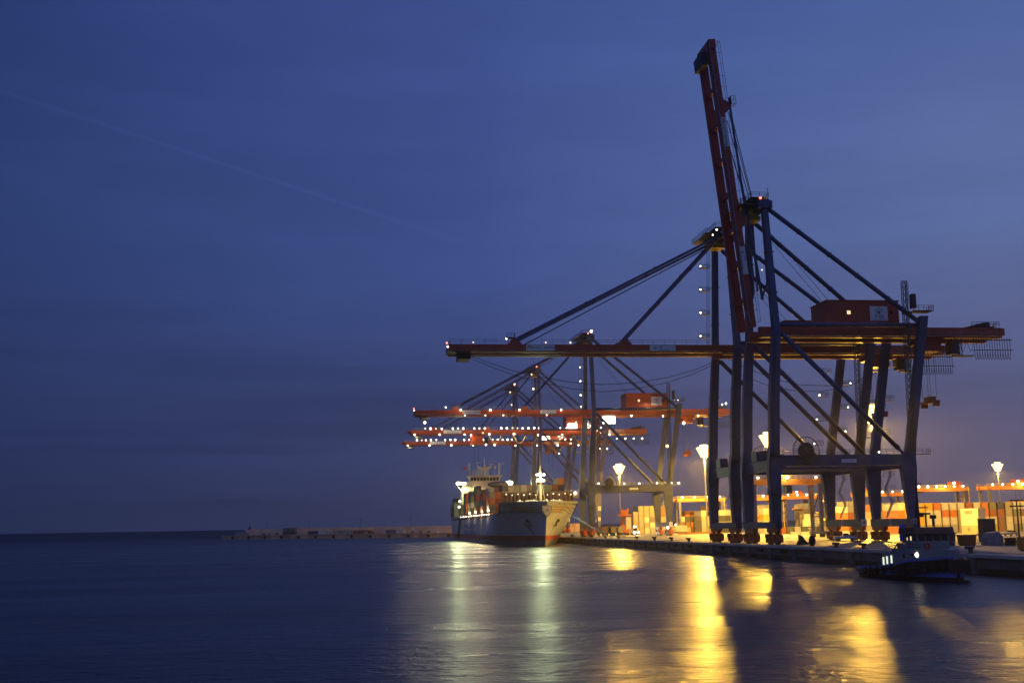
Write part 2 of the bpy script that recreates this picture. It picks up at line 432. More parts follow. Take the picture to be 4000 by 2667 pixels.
def sign_plate(par, name, x0, x1, z0, z1, lines, M0, logo=None, mats=('sign_white','ink','ink_blue','sheave_yellow','ink_red')):
    """flat plate with lettering; M0 maps plate (u, v) to the parent's space, u across, v up, centre at 0,0"""
    b = MB(); W, H = x1-x0, z1-z0
    pl = MB().box(-W/2, W/2, -H/2, H/2, -.06, 0)
    b.quad([M0 @ Vector(p) for p in pl.v], pl.f)
    for k, body, size, u, v, wd in lines:
        b.mat(k).text(body, size, M0 @ Matrix.Translation((u, v, .02)), .03, wd)
    if logo == 'square':                     # open square with a tail
        u, s = -W/2+H*.55, H*.30
        for a in ((-s,-s,-s*.55,s), (-s,s*.55,s,s), (s*.55,-s*.4,s,s), (-s*.1,-s*.4,s,0)):
            p = MB().box(u+a[0], u+a[2], a[1], a[3], .005, .03); b.mat(4).quad([M0 @ Vector(x) for x in p.v], p.f)
    if logo == 'diamond':
        u, v, s = logo_at
        def tri(pts, k):
            p = MB().prism(pts, 'z', .005, .03); b.mat(k).quad([M0 @ Vector(x) for x in p.v], p.f)
        for (p0, p1) in (((-s,0),(0,s)), ((0,s),(s,0)), ((s,0),(0,-s)), ((0,-s),(-s,0))):
            d = Vector((p1[0]-p0[0], p1[1]-p0[1])); n_ = Vector((-d.y, d.x)).normalized()*s*.07
            tri([(u+p0[0]-n_.x, v+p0[1]-n_.y), (u+p1[0]-n_.x, v+p1[1]-n_.y), (u+p1[0]+n_.x, v+p1[1]+n_.y), (u+p0[0]+n_.x, v+p0[1]+n_.y)], 3 if p0[1]+p1[1] > 0 else 2)
        tri([(u-s*.5,v+.0), (u-s*.1,v-s*.15), (u-s*.15,v+s*.35)], 2); tri([(u-s*.1,v-s*.15), (u+s*.5,v-s*.2), (u,v-s*.7), (u-s*.4,v-s*.35)], 2)
        tri([(u+s*.05,v+s*.05), (u+s*.5,v+s*.1), (u+s*.1,v+s*.55)], 3)
    return b.build(name, mats, par)
logo_at = (0, 0, 1)

def platform(par, x, y, z, sx, sy, lamp=None, name='landing'):
    b = MB(); b.box(x-sx/2, x+sx/2, y-sy/2, y+sy/2, z-.1, z)
    b.rail([(x-sx/2,y-sy/2,z),(x+sx/2,y-sy/2,z),(x+sx/2,y+sy/2,z),(x-sx/2,y+sy/2,z),(x-sx/2,y-sy/2,z)], 1.1, 1.2, .07)
    o = b.build(name, 'dark_steel', par)
    if lamp: bulb(o, (x+lamp[0], y+lamp[1], z+lamp[2]), lamp[3], lamp[4])
    return o

def sts_crane(Y0, num, label, up=False, zs=1.0, style=1, leg='crane_blue', red='crane_red', lit=False):
    global logo_at
    t = empty('ship_to_shore_crane', (0, Y0, Q)); t.scale.z = zs
    tag(t, label, 'crane', 'ship-to-shore cranes along the quay')
    S = 18.0
    # four legs
    for ye, yt, near in ((0, 3.5, True), (S, 14.2, False)):
        b = MB()
        prof = [(-.95,4.6),(.95,4.6),(1.45,15.3),(1.3,17.7),(1.45,21),(1.9,30),(3.0,46),(1.3,46),(-.3,30),(-.65,21),(-1.15,17.7),(-1.3,15.3)]
        b.prism(prof, 'y', ye-.8, ye+.8)
        b.bar((2.15,ye,45.9), (2.15,yt,75.2), 1.75, 1.45, 1.4, 1.3)
        for z, x0_, x1_ in ((11, -1.2, 1.28), (24.5, -.55, 1.66), (36, .3, 2.35)): b.box(x0_-.16, x1_+.16, ye-.9, ye+.9, z, z+.22)
        for k in (.3, .62): p_ = Vector((2.15,ye,45.9)).lerp(Vector((2.15,yt,75.2)), k); b.cbox(p_, 1.95, 1.75, .22)
        b.build('leg', leg, t)
        b = MB()
        prof = [(29.85,4.7),(31.4,4.7),(32.2,16.2),(32.1,18),(32.5,22),(37.3,49.4),(35.5,49.4),(30.6,22),(29.8,18),(28.7,16.2)]
        b.prism(prof, 'y', ye-.75, ye+.75)
        b.build('leg', leg, t)
        # portal beam, upper tube, diagonal and backstay of this frame
        b = MB()
        b.prism([(1.25,18.85),(29.9,18.85),(29.9,16.45),(2.6,16.45),(1.3,15.2)], 'y', ye-.72, ye+.72)
        b.build('portal_beam', leg, t)
        MB().tube((2.6,ye,47.4), (36.0,ye,47.4), .52, 12).build('tie_tube', leg, t, True)
        MB().tube((2.6,ye,46.0), (3.8,ye,45.2), .3, 8).tube((3.5,ye,45.4), (28.6,ye,20.1), .55, 12).tube((28.4,ye,20.3), (29.6,ye,19.0), .3, 8).build('diagonal_brace', leg, t, True)
        s_ = MB().tube((2.3,yt,75.0), (35.2,ye,48.2), .52, 12)
        for k in (.22, .42, .6, .8):
            p_, q_ = Vector((2.3,yt,75.0)), Vector((35.2,ye,48.2)); s_.tube(p_.lerp(q_, k), p_.lerp(q_, k+.006), .68, 12)
        s_.build('backstay', leg, t)
    # sills and end ties along the rails
    MB().box(-.75,.75,-1.7,S+1.7,3.35,4.75).build('sill_beam', leg, t)
    MB().box(29.9,31.35,-1.7,S+1.7,3.3,5.0).build('sill_beam', leg, t)
    MB().box(-.55,.55,.78,S-.78,15.6,17.9).build('end_tie', leg, t)
    MB().box(30.2,31.6,.7,S-.7,15.9,18.2).build('end_tie', leg, t)
    for x in (0, 30.6):
        for y in (1.6, S-1.6): bogie(t, x, y, 'truck_orange')
    # apex: crossbeam, sheave block, platforms
    a = MB(); a.box(1.2,3.1,2.4,15.4,74.7,76.4); a.box(.4,3.6,2.0,4.8,74.3,76.0); a.box(.4,3.6,12.9,15.7,74.3,76.0)
    ax = a.build('apex_beam', leg, t)
    a = MB()
    for y in (5.6, 8.8, 12.0):
        for x in (.1, 1.2): a.disc((x, y, 74.1), .85, .35, 14)
    a.box(-1.2,2.4,6.8,10.8,72.6,73.6); a.build('sheaves', 'sheave_yellow', ax)
    a = MB(); a.box(-3.6,1.1,2.6,15,75.2,75.35); a.rail([(-3.6,2.6,75.35),(-3.6,15,75.35),(1.1,15,75.35)], 1.1, 1.6, .08); a.rail([(-3.6,2.6,75.35),(1.1,2.6,75.35)], 1.1, 1.6, .08)
    a.box(-1.0,3.2,3,14.6,76.9,77.0); a.rail([(-1,3,77),(3.2,3,77),(3.2,14.6,77),(-1,14.6,77),(-1,3,77)], 1.1, 1.6, .08)
    a.bar((3,3,77),(3,3,79.2),.08,.08)
    a.build('apex_walkway', 'dark_steel', ax)
    bulb(ax, (1.2, 2.9, 76.7), 'lamp_red', .6)
    # trolley girders behind the legs
    g = MB()
    for y in (5.5, 12.5):
        g.box(.2, 57.5, y-.55, y+.55, 45.75, 47.75); g.box(.2, 57.5, y-.85, y+.85, 45.35, 45.65)
    for k in range(9): g.box(3+6.6*k, 3.6+6.6*k, 6.1, 11.9, 46.3, 47.2)
    g.box(57.2,58.2,4.6,13.4,45.9,47.6)
    gd = g.build('trolley_girder', red, t)
    wk = MB(); wk.box(0.5,57,3.5,4.6,45.55,45.65); wk.rail([(36.8,3.5,45.65),(57,3.5,45.65)], 1.0, 2.4, .06)
    wk.build('walkway', 'grey_steel', gd)
    e = MB(); e.box(50.5,56.2,4.9,13.1,47.9,48.05); e.rail([(50.5,4.9,48),(57.2,4.9,48),(57.2,13.1,48),(50.5,13.1,48)], 1.1, 1.2, .08); e.prism([(48.5,47.8),(55.5,47.8),(55.5,49.2),(54.2,49.2)], 'y', 6, 7)
    e.build('end_platform', 'dark_steel', gd)
    # cable festoon under the landside end
    f = MB()
    f.box(46,59.6,4.2,4.5,44.7,44.9); f.box(50,59.6,4.2,4.5,42.4,42.55)
    for k in range(15):
        x = 50.4+k*.62; f.bar((x,4.35,45.3),(x,4.35,42.0),.09,.09)
    for k in range(14):
        x = 50.4+k*.62; P = [(x+.62*i/6, 4.35, 42.2-1.9*math.sin(PI*i/6)**.6) for i in range(7)]; f.path(P, .06, 4)
    for k in range(4):
        x = 43.2+k*1.8; P = [(x+1.8*i/6, 4.35, 45.2-3.0*math.sin(PI*i/6)) for i in range(7)]; f.path(P, .05, 4)
    f.lattice((46.2,4.4,45.2),(46.2,4.4,41.3),1.6,1.6,3,.12); f.box(45.2,49.8,3.4,5.4,41.0,41.2)
    f.build('cable_festoon', 'dark_steel', gd)
    # machinery house
    h = MB(); h.box(16.2,33.2,5.0,14.4,48.2,53.8); h.box(16.0,33.4,4.8,14.6,53.8,53.95)
    for k in range(5): h.box(17.5+3.6*k, 17.8+3.6*k, 9.5, 9.8, 53.95, 54.4)
    mh = h.build('machinery_house', red, t)
    for x in (20.9, 31.1):
        MB().box(x, x+.8, 4.95, 5.0, 50.7, 51.5).build('window', 'window_lit' if x < 25 else 'glass_dark', mh)
    logo_at = (0, .62, .85)
    sign_plate(mh, 'sign', 26.3, 30.5, 49.2, 52.5, [(2,'TdS',1.15,0,-.75,1.25),(2,'Terminal de Contenedores',.3,0,-1.4,.95)], FACE(28.4, 4.93, 50.9), 'diamond')
    # trolley with the operator's cab
    tx = 41.2 if style == 1 else (-29.5 if num == '2' else 22.5)
    c = MB(); c.box(tx-3.2,tx+3.2,6.2,11.8,44.3,45.3); c.box(tx-2,tx+2.4,6.6,11.4,42.6,44.3)
    if style != 1: c.box(tx-2.6,tx+3.0,5.0,12.0,41.2,46.0)
    tr = c.build('trolley', red, t)
    c = MB(); c.box(tx+3.6,tx+5.8,4.6,7.0,41.6,44.4); c.build('cab', 'glass_dark', tr)
    # hoist ropes and spreader
    r = MB()
    sz = 30.8
    for dx in (-1, 1):
        for y in (7.6, 10.4): r.tube((tx+dx,y,42.6),(tx+dx,y,sz+1.4),.05,4)
    r.build('hoist_ropes', 'wire', tr)
    if style == 1:
        s_ = MB(); s_.box(tx-.9,tx+.9,6,12,sz,sz+.55); s_.box(tx-.7,tx+.7,7.4,10.6,sz+.5,sz+1.5); s_.cbox((tx,6.2,sz-.4),1.5,.5,.9); s_.cbox((tx,11.8,sz-.4),1.5,.5,.9)
        s_.build('spreader', red, tr)
    # boom, modelled along -X from its hinge and turned up when raised
    bo = MB()
    LB = 67.0 if style == 1 else 62.6
    for y in (5.5, 12.5):
        bo.box(-LB, 0, y-.45, y+.45, -1.6, 0); bo.box(-LB, 0, y-.55, y+.55, -1.95, -1.75)
        if style == 2: bo.prism([(-LB-2,-.0),(-LB,-.0),(-LB,-1.65)], 'y', y-.5, y+.5)
    for k in range(8): bo.box(-LB+2+8.3*k, -LB+3+8.3*k, 6.05, 11.95, -1.4, -.4)
    bo.box(-LB-.4,-LB+1.8,4.4,13.6,-1.7,-.1)
    bm = bo.build('boom', red, t); bm.location = (-.4 if up else .2, 0, 47.75)
    wk = MB(); wk.box(-LB,-1,4.0,4.85,-1.72,-1.64)
    for k in range(24): wk.box(-LB+2.7*k, -LB+2.7*k+.12, 3.9, 4.9, -1.85, -1.74)
    wk.rail([(-LB,5.0,0),(-1,5.0,0)], 1.15, 2.7, .075); wk.rail([(-LB,13,0),(-1,13,0)], 1.15, 2.7, .06); wk.rail([(-LB,5,0),(-LB,13,0)], 1.15, 2, .06)
    wk.build('walkway', 'grey_steel', bm)
    at = (-51.5, -24.5)
    for x in at:
        for y in (5.5, 12.5): MB().prism([(x-1.6,0),(x+1.8,0),(x+.6,1.5),(x-.6,1.5)], 'y', y-.45, y+.45).build('stay_bracket', red, bm)
    pf = MB(); pf.box(-53.5,-51.5,4.2,6,1.5,1.6); pf.rail([(-53.5,4.2,1.6),(-51.5,4.2,1.6),(-51.5,6,1.6)], 1.0, .9, .07); pf.build('stay_landing', 'dark_steel', bm)
    pf = MB(); pf.box(-LB+2,-LB+5,6,12,-3.4,-1.9)
    pf.rail([(-LB+1.5,5.5,-3.4),(-LB+5.5,5.5,-3.4)], .9, 1, .07); pf.build('tip_gear', 'dark_steel', bm)
    if style == 1:
        sign_plate(bm, 'sign', 0, 6.9, 0, 1.35, [(1,'PACECO  ESPAÑA',.78,.45,0,.92),(1,'s.a.',.3,3.15,-.3,1)], FACE(-45.3, 4.93, -.82), 'square')
        logo_at = (-1.9, .05, .42)
        sign_plate(bm, 'sign', 0, 6.4, 0, 1.4, [(2,'TdS',.62,-.5,.28,1.2),(2,'Terminal de Contenedores',.3,.35,-.35,.9)], FACE(-15.2, 4.93, -.82), 'diamond')
    else:
        x0 = -46.5 if num == '2' else -47.5
        logo_at = (-2.2, 0, .5)
        sign_plate(bm, 'sign', 0, 9.0, 0, 1.7, [(2,'TdS',.85,-.6,.3,1.1),(2,'Terminal de Contenedores',.42,.9,-.45,.95)], FACE(x0+4.5 if num == '2' else x0+3.8, 4.93, -.82), 'diamond')
        if num == '2':
            MB().text('NOELL', 2.3, FACE(43.5, 4.93, 46.8), .04, .9).build('lettering', 'sign_white', gd)
        for xx in (39.2, ) if num == '2' else (25.6,):
            sign_plate(gd, 'sign', 0, 3, 0, 1.5, [(2,'TdS',.8,.4,0,1)], FACE(xx, 4.93, 46.75))
    if up:
        bm.rotation_euler = (0, math.radians(84.3), 0)
    # forestays
    if not up:
        for x, r_ in ((at[0], .26), (at[1], .24)):
            for yt, ye in ((4.2, 5.5), (13.6, 12.5)):
                s_ = MB()
                for d in (-.36, .36):
                    s_.tube((.8, yt+d*.6, 75.2+d*.25), (x+.2, ye+d*.6, 48.9+d*.25), r_, 7)
                p0, p1 = Vector((.8,yt,75.2)), Vector((x+.2,ye,48.9))
                for k in (.33, .66):
                    c_ = p0.lerp(p1, k); s_.cbox(c_, .5, .95, .8)
                s_.build('forestay', leg, t)
        s_ = MB()
        for y in (7.5, 8.5, 9.5): s_.tube((.5,y,74), (at[0]+3,y,48.2), .06, 4)
        s_.build('boom_hoist_ropes', 'wire', t)
        # slack cables under the boom
        s_ = MB()
        ca = [(-62.5,45.2),(-58,43.4),(-52,41.4),(-45.8,39.9),(-38,38.6),(-30.3,38.0),(-22,38.4),(-14.4,39.6),(-7,41.6),(0.5,44.8)]
        cb = [(x+1.2, z-1.1+abs(x+31)*.034) for x, z in ca]
        if style == 1 and num == '4':
            MB().path([(x,5.0,z) for x, z in ca], .07, 4).build('slack_cable', 'wire', t); MB().path([(x,11,z) for x, z in cb], .07, 4).build('slack_cable', 'wire', t)
            cc = [(0.5,44.8),(6,42),(13,39.2),(20,37.8),(27,37.6),(34,38.9),(41,41.5)]
            MB().path([(x,5.0,z) for x, z in cc], .07, 4).build('slack_cable', 'wire', t); MB().path([(x,11,z-.7) for x, z in cc], .07, 4).build('slack_cable', 'wire', t)
    else:
        H = Vector((-.4,0,47.75)); R = Matrix.Rotation(math.radians(84.3), 3, 'Y')
        P = lambda x, y, z: H+R @ Vector((x, y, z))
        for y in (5.5, 12.5):
            a0 = P(-51.5, y, 1.5); a1 = P(-21, y, 2.0); a2 = P(-24.5, y, 1.4)
            MB().tube(a0, P(-33, y, 1.5), .3, 8).tube(P(-33, y, 1.5), a1, .34, 8).tube(a1, P(-6, y+.3, 2.6), .34, 8).build('forestay', leg, t)
            yt = 4.4 if y < 9 else 13.4
            MB().tube((2.0,yt,74.4), (2.3,yt,57.5), .22, 8).tube((3.0,yt+.6,74.4), (3.4,yt+.6,57.5), .22, 8).tube((2.3,yt,57.5), (1.2,y,54), .24, 8).build('forestay', leg, t)
        s_ = MB()
        for y, x in ((5.6,-51), (6.6,-50.5), (8.4,-49), (11.4,-48), (12.4,-51)): s_.tube(P(x,y,1.4), (1.2,y*.6+4,76.2), .10, 5)
        s_.build('boom_hoist_ropes', 'crane_blue', t)
    # slim ropes from the apex to the house
    s_ = MB()
    for y in (7, 10): s_.tube((2.8,y,72),(17.5,y,54.2),.05,4)
    s_.build('luffing_ropes', 'wire', t)
    # landside lift shaft and stairs, waterside ladders
    s_ = MB(); s_.lattice((30.8,-1.7,19.2),(31.6,-1.7,57.0),.9,.9,26,.12); s_.ladder((31.5,-1.7,19.2),(32.3,-1.7,56.8),.5,.5,.07)
    s_.cbox((33.8,-.9,52.6),.9,1.4,3.2); s_.box(31,33,-1.6,-.9,49.6,50.2); s_.box(33.4,38.0,-2,1.4,50.3,50.45); s_.rail([(33.4,-2,50.45),(38,-2,50.45),(38,1.4,50.45)], 1.1, 1, .08)
    s_.bar((33,-1.2,30),(33.6,-.5,30),.2,.2)
    s_.build('lift_shaft', 'dark_steel', t)
    s_ = MB(); zz = [5.2, 8.4, 11.6, 14.8, 18.9]
    for k in range(4):
        xa, xb = (32.3, 33.9) if k % 2 == 0 else (33.9, 32.3)
        s_.bar((xa,S-2.2,zz[k]),(xb,S-2.2,zz[k+1]),.06,.14); s_.bar((xa,S-1.4,zz[k]),(xb,S-1.4,zz[k+1]),.06,.14); [s_.box(xa+(xb-xa)*i/9-.14,xa+(xb-xa)*i/9+.14,S-2.2,S-1.4,zz[k]+(zz[k+1]-zz[k])*i/9,zz[k]+(zz[k+1]-zz[k])*i/9+.05) for i in range(1,9)]; s_.rail([(xa,S-2.2,zz[k]),(xb,S-2.2,zz[k+1])], 1.0, .7, .07)
        s_.box(31.9,34.6,S-2.4,S-1.2,zz[k+1]-.1,zz[k+1]); s_.rail([(31.9,S-2.4,zz[k+1]),(34.6,S-2.4,zz[k+1]),(34.6,S-1.2,zz[k+1])], 1.0, .9, .06)
    s_.build('stairs', 'galvanised', t)
    s_ = MB(); s_.ladder((-1.1,-.95,5),(-1.35,-.95,18.8),.6,.5,.07); s_.ladder((-.2,-1.0,19),(1.3,-1.0,45),.6,.5,.07); s_.ladder((0,-1.9,0.3),(0,-1.9,6.2),.6,.5,.08)
    s_.box(-1.8,1.8,-2.1,-.85,18.9,19.0); s_.rail([(-1.8,-2.1,19),(1.8,-2.1,19)], 1.1, 1, .07)
    s_.box(-2.2,1.6,-2.0,-.85,10.4,10.5); s_.rail([(-2.2,-2,10.5),(1.6,-2,10.5)], 1.1, 1, .07)
    s_.build('leg_ladder', 'dark_steel', t)
    s_ = MB(); s_.ladder((.2,S-.2,48),(.4,14.4,74.6),.6,.5,.07)
    s_.build('tower_ladder', 'dark_steel', t)
    # portal walkway, reel, plates
    s_ = MB(); s_.rail([(2,-.7,18.85),(33.8,-.7,18.85)], 1.1, 1.6, .07); s_.rail([(2,S+.6,18.85),(33,S+.6,18.85)], 1.1, 2.4, .06); s_.box(31.8,35.4,-1,1,18.75,18.86); s_.rail([(35.4,-1,18.86),(35.4,1,18.86)], 1.1, 1, .07)
    s_.build('walkway', 'galvanised' if lit else 'dark_steel', t)  # paler metal on lamp-lit cranes: the lamplight is put into the colour
    o = bpy.data.objects.new('cable_reel', REEL); COL.objects.link(o); o.parent = t; o.location = (6.9, -1.9, 19.7)
    sign_plate(t, 'sign', 0, 3.3, 0, .75, [(1,'PACECO ESPAÑA',.36,0,0,.95)], FACE(16.8, -.78, 17.5))
    sign_plate(t, 'number_plate', 0, 1.25, 0, 1.6, [(1,num,1.3,0,0,1.1)], FACE(30.65, -1.78, 4.2 if num in '345' else 6.6))
    if num in '12': sign_plate(t, 'number_plate', 0, 1.5, 0, 1.9, [(1,num,1.6,0,0,1.1)], FACE(31.0, -.85, 11.4))
    sign_plate(t, 'warning_sign', 0, 1.1, 0, 1.7, [(4,'8',1.5,0,0,1.0)], FACE(29.82, 9.0, 4.2, '-x'))
    # foot checker hut on the end tie
    s_ = MB(); s_.box(-.7,1.2,8.5,12,18.0,20.2); s_.build('cable_hut', leg, t)
    # lamps
    if num == '5':
        bulb(mh, (15.9, 4.9, 48.5), 'lamp_small', .35); bulb(t, (.4, 2.0, 60), 'lamp_dim', .3)
        bulb(t, (23.5, -1.2, 19.3), 'lamp_small', .4)
        for x in (-44, -31, -20): bulb(bm, (x, 6.6, .3), 'lamp_dim', .28)
    if num == '4':
        bulb(bm, (-LB-.6, 4.6, -.7), 'lamp_small', .5); bulb(bm, (-LB-.8, 4.6, .2), 'lamp_red', .4); bulb(bm, (-53.6, 4.3, 1.2), 'lamp_white', .42)
        for x in (-61.5, -44, -38): bulb(bm, (x, 4.8, .4), 'lamp_dim', .35)
        bulb(ax, (-.8, 2.8, 76.1), 'lamp_white', .5); bulb(ax, (-2.0, 2.4, 74.7), 'lamp_small', .35)
        for k in range(4):
            z = 51.5+5.9*k; platform(t, -.5, S-.2-.8*k, z, 2.2, 1.6, (-1.2, -.6, .4, 'lamp_white', .34))
        for k in range(4):
            z = 42.5-6.2*k; xl = 34.6-.17*(42.5-z)
            platform(t, xl-3.1, S, z, 2.2, 1.6, (-1.4, -.9, .3, 'lamp_white', .4)); platform(t, xl+2.4, S, z-3.1, 2.0, 1.6, (.6, -.9, .3, 'lamp_white', .36))
    if num in '45':
        for k in range(4):
            z = 40.5-8*k; xl = 34.2-.17*(42.5-z)
            platform(t, xl+2.8, S if num == '5' else 0, z, 2.0, 1.6)
    if num == '3':
        for x in (-49.5, -38, -26.6, -10.2): bulb(bm, (x, 4.5, -.1), 'lamp_white', .6)
        bulb(bm, (-LB-.4, 4.6, -.2), 'lamp_white', .5); bulb(bm, (-63.4, 5.2, -4.6), 'lamp_white', 1.0); bulb(bm, (-55.3, 4.6, 1.0), 'lamp_white', .55); bulb(bm, (-LB-.6, 4.6, .6), 'lamp_red', .4)
        for x in (-48, -40, -33, -16): bulb(bm, (x, 4.2, -2.1), 'lamp_small', .4)
        for z in (50, 54.5, 60, 65.5): bulb(t, (.3, S-1, z), 'lamp_white', .5)
        bulb(ax, (2.6, 3.2, 77.6), 'lamp_white', .9)
        bulb(tr, (tx-2, 5.0, 42.4), 'lamp_white', 1.0); bulb(tr, (9.2, 5.5, 44.6), 'lamp_white', .5)
        o = MB().box(6.5,11.5,4.7,4.9,42.4,45.0).build('floodlight', 'lamp_white', tr)
        for x, z in ((58.6,45.9),(55,49.4),(56.6,49.8),(35.5,50.9),(37,51),(18,45.2),(45,45.1),(30.7,45.0)): bulb(gd, (x, 4.4, z), 'lamp_white', .55)
        for k in range(6): bulb(t, (34.8, S-2.8, 5.5+2.9*k), 'lamp_white', .45)
        for x, z in ((3,19.6),(13,19.4),(19,19.4),(26,19.5),(31.6,19.5),(34.5,19.4)): bulb(t, (x, -1.0, z), 'lamp_small', .5)
        bulb(t, (30.2, -2.2, 33.2), 'lamp_sodium', 1.1)
        bulb(t, (29.2, -2.4, 3.0), 'lamp_white', .8); bulb(t, (32.4, -2.4, 4.0), 'lamp_white', .7)
    if style == 2:
        skip = (4, 8, 12, 13) if num == '2' else (5, 9, 13)
        for k in range(22):
            if k in skip: continue
            bulb(bm, (-56+2.75*k+.5*random.random(), 5.0, .7+.15*random.random()), random.choice(['lamp_white','lamp_white','lamp_small','lamp_dim']), .74)
        for k in range(9):
            bulb(bm if k < 5 else gd, (-61+12.5*k if k < 5 else 1.5+12.3*(k-5), 4.2, -2.0 if k < 5 else 45.3), 'lamp_small', .8)
        for k in range(7): bulb(gd, (13+3.2*k+(5 if k > 2 else 0), 4.6, 48.4), 'lamp_white', .5)
        for k in range(5): bulb(gd, (27+1.7*k, 4.4, 50.2-1.0*k), 'lamp_white', .5)
        for k in range(4): bulb(gd, (42+4.4*k, 4.0, 43.3), 'lamp_white', .6)
        bulb(tr, (tx+4.4, 4.2, 41.0), 'lamp_white', .8); bulb(tr, (tx-3.0, 4.6, 45.4), 'lamp_white', .7); bulb(tr, (tx+3.0, 4.6, 46.4), 'lamp_sodium', .6)
        MB().box(17,21.5,4.3,4.5,47.6,50.4).build('floodlight', 'lamp_white', gd)
        f = MB()
        for k in range(9):
            x = (tx+6 if num == '2' else 4)+6.2*k; P = [(x+6.2*i/8, 4.2, 45.0-3.6*math.sin(PI*i/8)) for i in range(9)]
            if x < 56: f.path(P, .16, 5)
        f.build('festoon_cables', 'sheave_yellow', gd)
        bulb(ax, (1.2, 2.6, 77.4), 'lamp_white', .8); bulb(ax, (-1.5, 2.6, 73), 'lamp_dim', .8); bulb(t, (-.6, 3.5, 66.5), 'lamp_dim', 1.0)
    return t

sts_crane(244.7, '5', 'tall blue gantry crane with its red boom raised steeply, tallest of all the cranes', up=True)
sts_crane(271.4, '4', 'dark blue gantry crane with a lowered boom, bearing plate 4, beside the raised boom', red='crane_red')
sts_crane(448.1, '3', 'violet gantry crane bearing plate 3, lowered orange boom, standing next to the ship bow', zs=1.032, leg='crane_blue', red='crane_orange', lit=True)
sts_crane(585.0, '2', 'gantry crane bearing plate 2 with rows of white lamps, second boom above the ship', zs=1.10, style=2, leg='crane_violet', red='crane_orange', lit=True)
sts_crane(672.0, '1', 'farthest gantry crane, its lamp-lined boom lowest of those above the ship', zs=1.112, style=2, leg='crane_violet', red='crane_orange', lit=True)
# ------------------------------------------------------------------ containers
CM = {}
def cmesh(L, m):
    """container along local Y: corner posts and rails stand proud of ribbed side panels, lock rods on the door end"""
    if (L, m) in CM: return CM[L, m]
    b = MB(); W, H, e = 2.438, 2.57, .06
    b.box(-W/2+e, W/2-e, e, L-e, .05, H-.03)
    for x in (-W/2, W/2-.16):
        for y in (0, L-.16): b.box(x, x+.16, y, y+.16, 0, H)
    for x in (-W/2, W/2-.12):
        b.box(x, x+.12, .16, L-.16, 0, .16); b.box(x, x+.12, .16, L-.16, H-.11, H)
    for y in (0, L-.12):
        b.box(-W/2+.16, W/2-.16, y, y+.12, 0, .16); b.box(-W/2+.16, W/2-.16, y, y+.12, H-.12, H)
    n = int(L/.56)
    for k in range(n):
        y = .3+(L-.6)*k/n
        for s in (-1, 1): b.box(s*(W/2-e)-.0125, s*(W/2-e)+.0125, y, y+.25, .18, H-.14)
    for x in (-.75, -.25, .25, .75): b.box(x-.03, x+.03, .015, .055, .1, H-.08)
    CM[L, m] = b.mesh('shipping_container', 'box_'+m); return CM[L, m]
def container(x, y, z, L, col, label, group, rz=0, text=None):
    o = bpy.data.objects.new('shipping_container', cmesh(L, col)); COL.objects.link(o)
    o.location = (x, y, z); o.rotation_euler.z = rz
    tag(o, label, 'container', group)
    if text:
        b = MB(); i = 0
        for side, body, size, u, v in text:
            Mt = FACE(-1.25, L/2+u, v, '-x') if side == 'x' else FACE(u, -.03, v)
            b.text(body, size, Mt, .02)
        b.build('lettering', 'ink' if col not in ('dark','navy','brown','rust','blue') else 'sign_white', o)
    return o
TIER = ['bottom', 'second', 'third', 'fourth', 'fifth', 'sixth', 'seventh']
NTH = ['first', 'second', 'third', 'fourth', 'fifth', 'sixth', 'seventh', 'eighth', 'ninth', 'tenth', 'eleventh', 'twelfth', 'thirteenth', 'fourteenth', 'fifteenth', 'sixteenth', 'seventeenth', 'eighteenth', 'nineteenth', 'twentieth']
PAINTNAME = dict(box='')
def block(x0, y, pitch, cols, where, group, L=12.19, z=Q, texts={}):
    """cols: one string of colours per column, bottom tier first"""
    for i, c in enumerate(cols):
        for j, k in enumerate(c.split()):
            if k == '-': continue
            container(x0+pitch*i+1.22, y, z+.01+2.59*j, L, k, '%s container, %s tier, %s column from the sea, %s' % (k, TIER[j], NTH[i], where), group, text=texts.get((i, j)))
MS = lambda s=1.0: [('x', 'MAERSK', 1.15*s, .6, 1.35)]
MSS = [('x', 'MAERSK', .85, .6, 1.75), ('x', 'SEALAND', .85, .6, .75)]
# right-hand block behind the tug: doors towards the camera
block(106.4, 402, 3.02, [
    'tan cream yellow rust', 'tan yellow yellow yellow', 'tan cream cream yellow', 'tan cream cream orange', 'tan cream orange cream', 'grey cream orange cream', 'tan tan tan cream', 'grey cream cream rust', 'grey cream cream cream',
    'mauve cream orange orange', 'tan cream rust olive', 'brown brown rust navy', 'cream cream tan tan', 'olive tan olive cream', 'tan cream brown cream', 'cream tan tan olive'], "yard wall behind the tug", 'containers in the yard wall behind the tug')
# three-high stack standing in front of it
for j, (k, tx) in enumerate((('tan', [('x','SCL',1.2,.6,1.2)]), ('cream', None), ('cream', MS(1.25)))):
    container(101.1, 343.5, Q+.01+2.59*j, 10.6, k, '%s container, %s tier of the lone stack in front of the yard wall' % (k, ('bottom', 'middle', 'top')[j]), 'lone stack in front of the yard wall', text=tx)
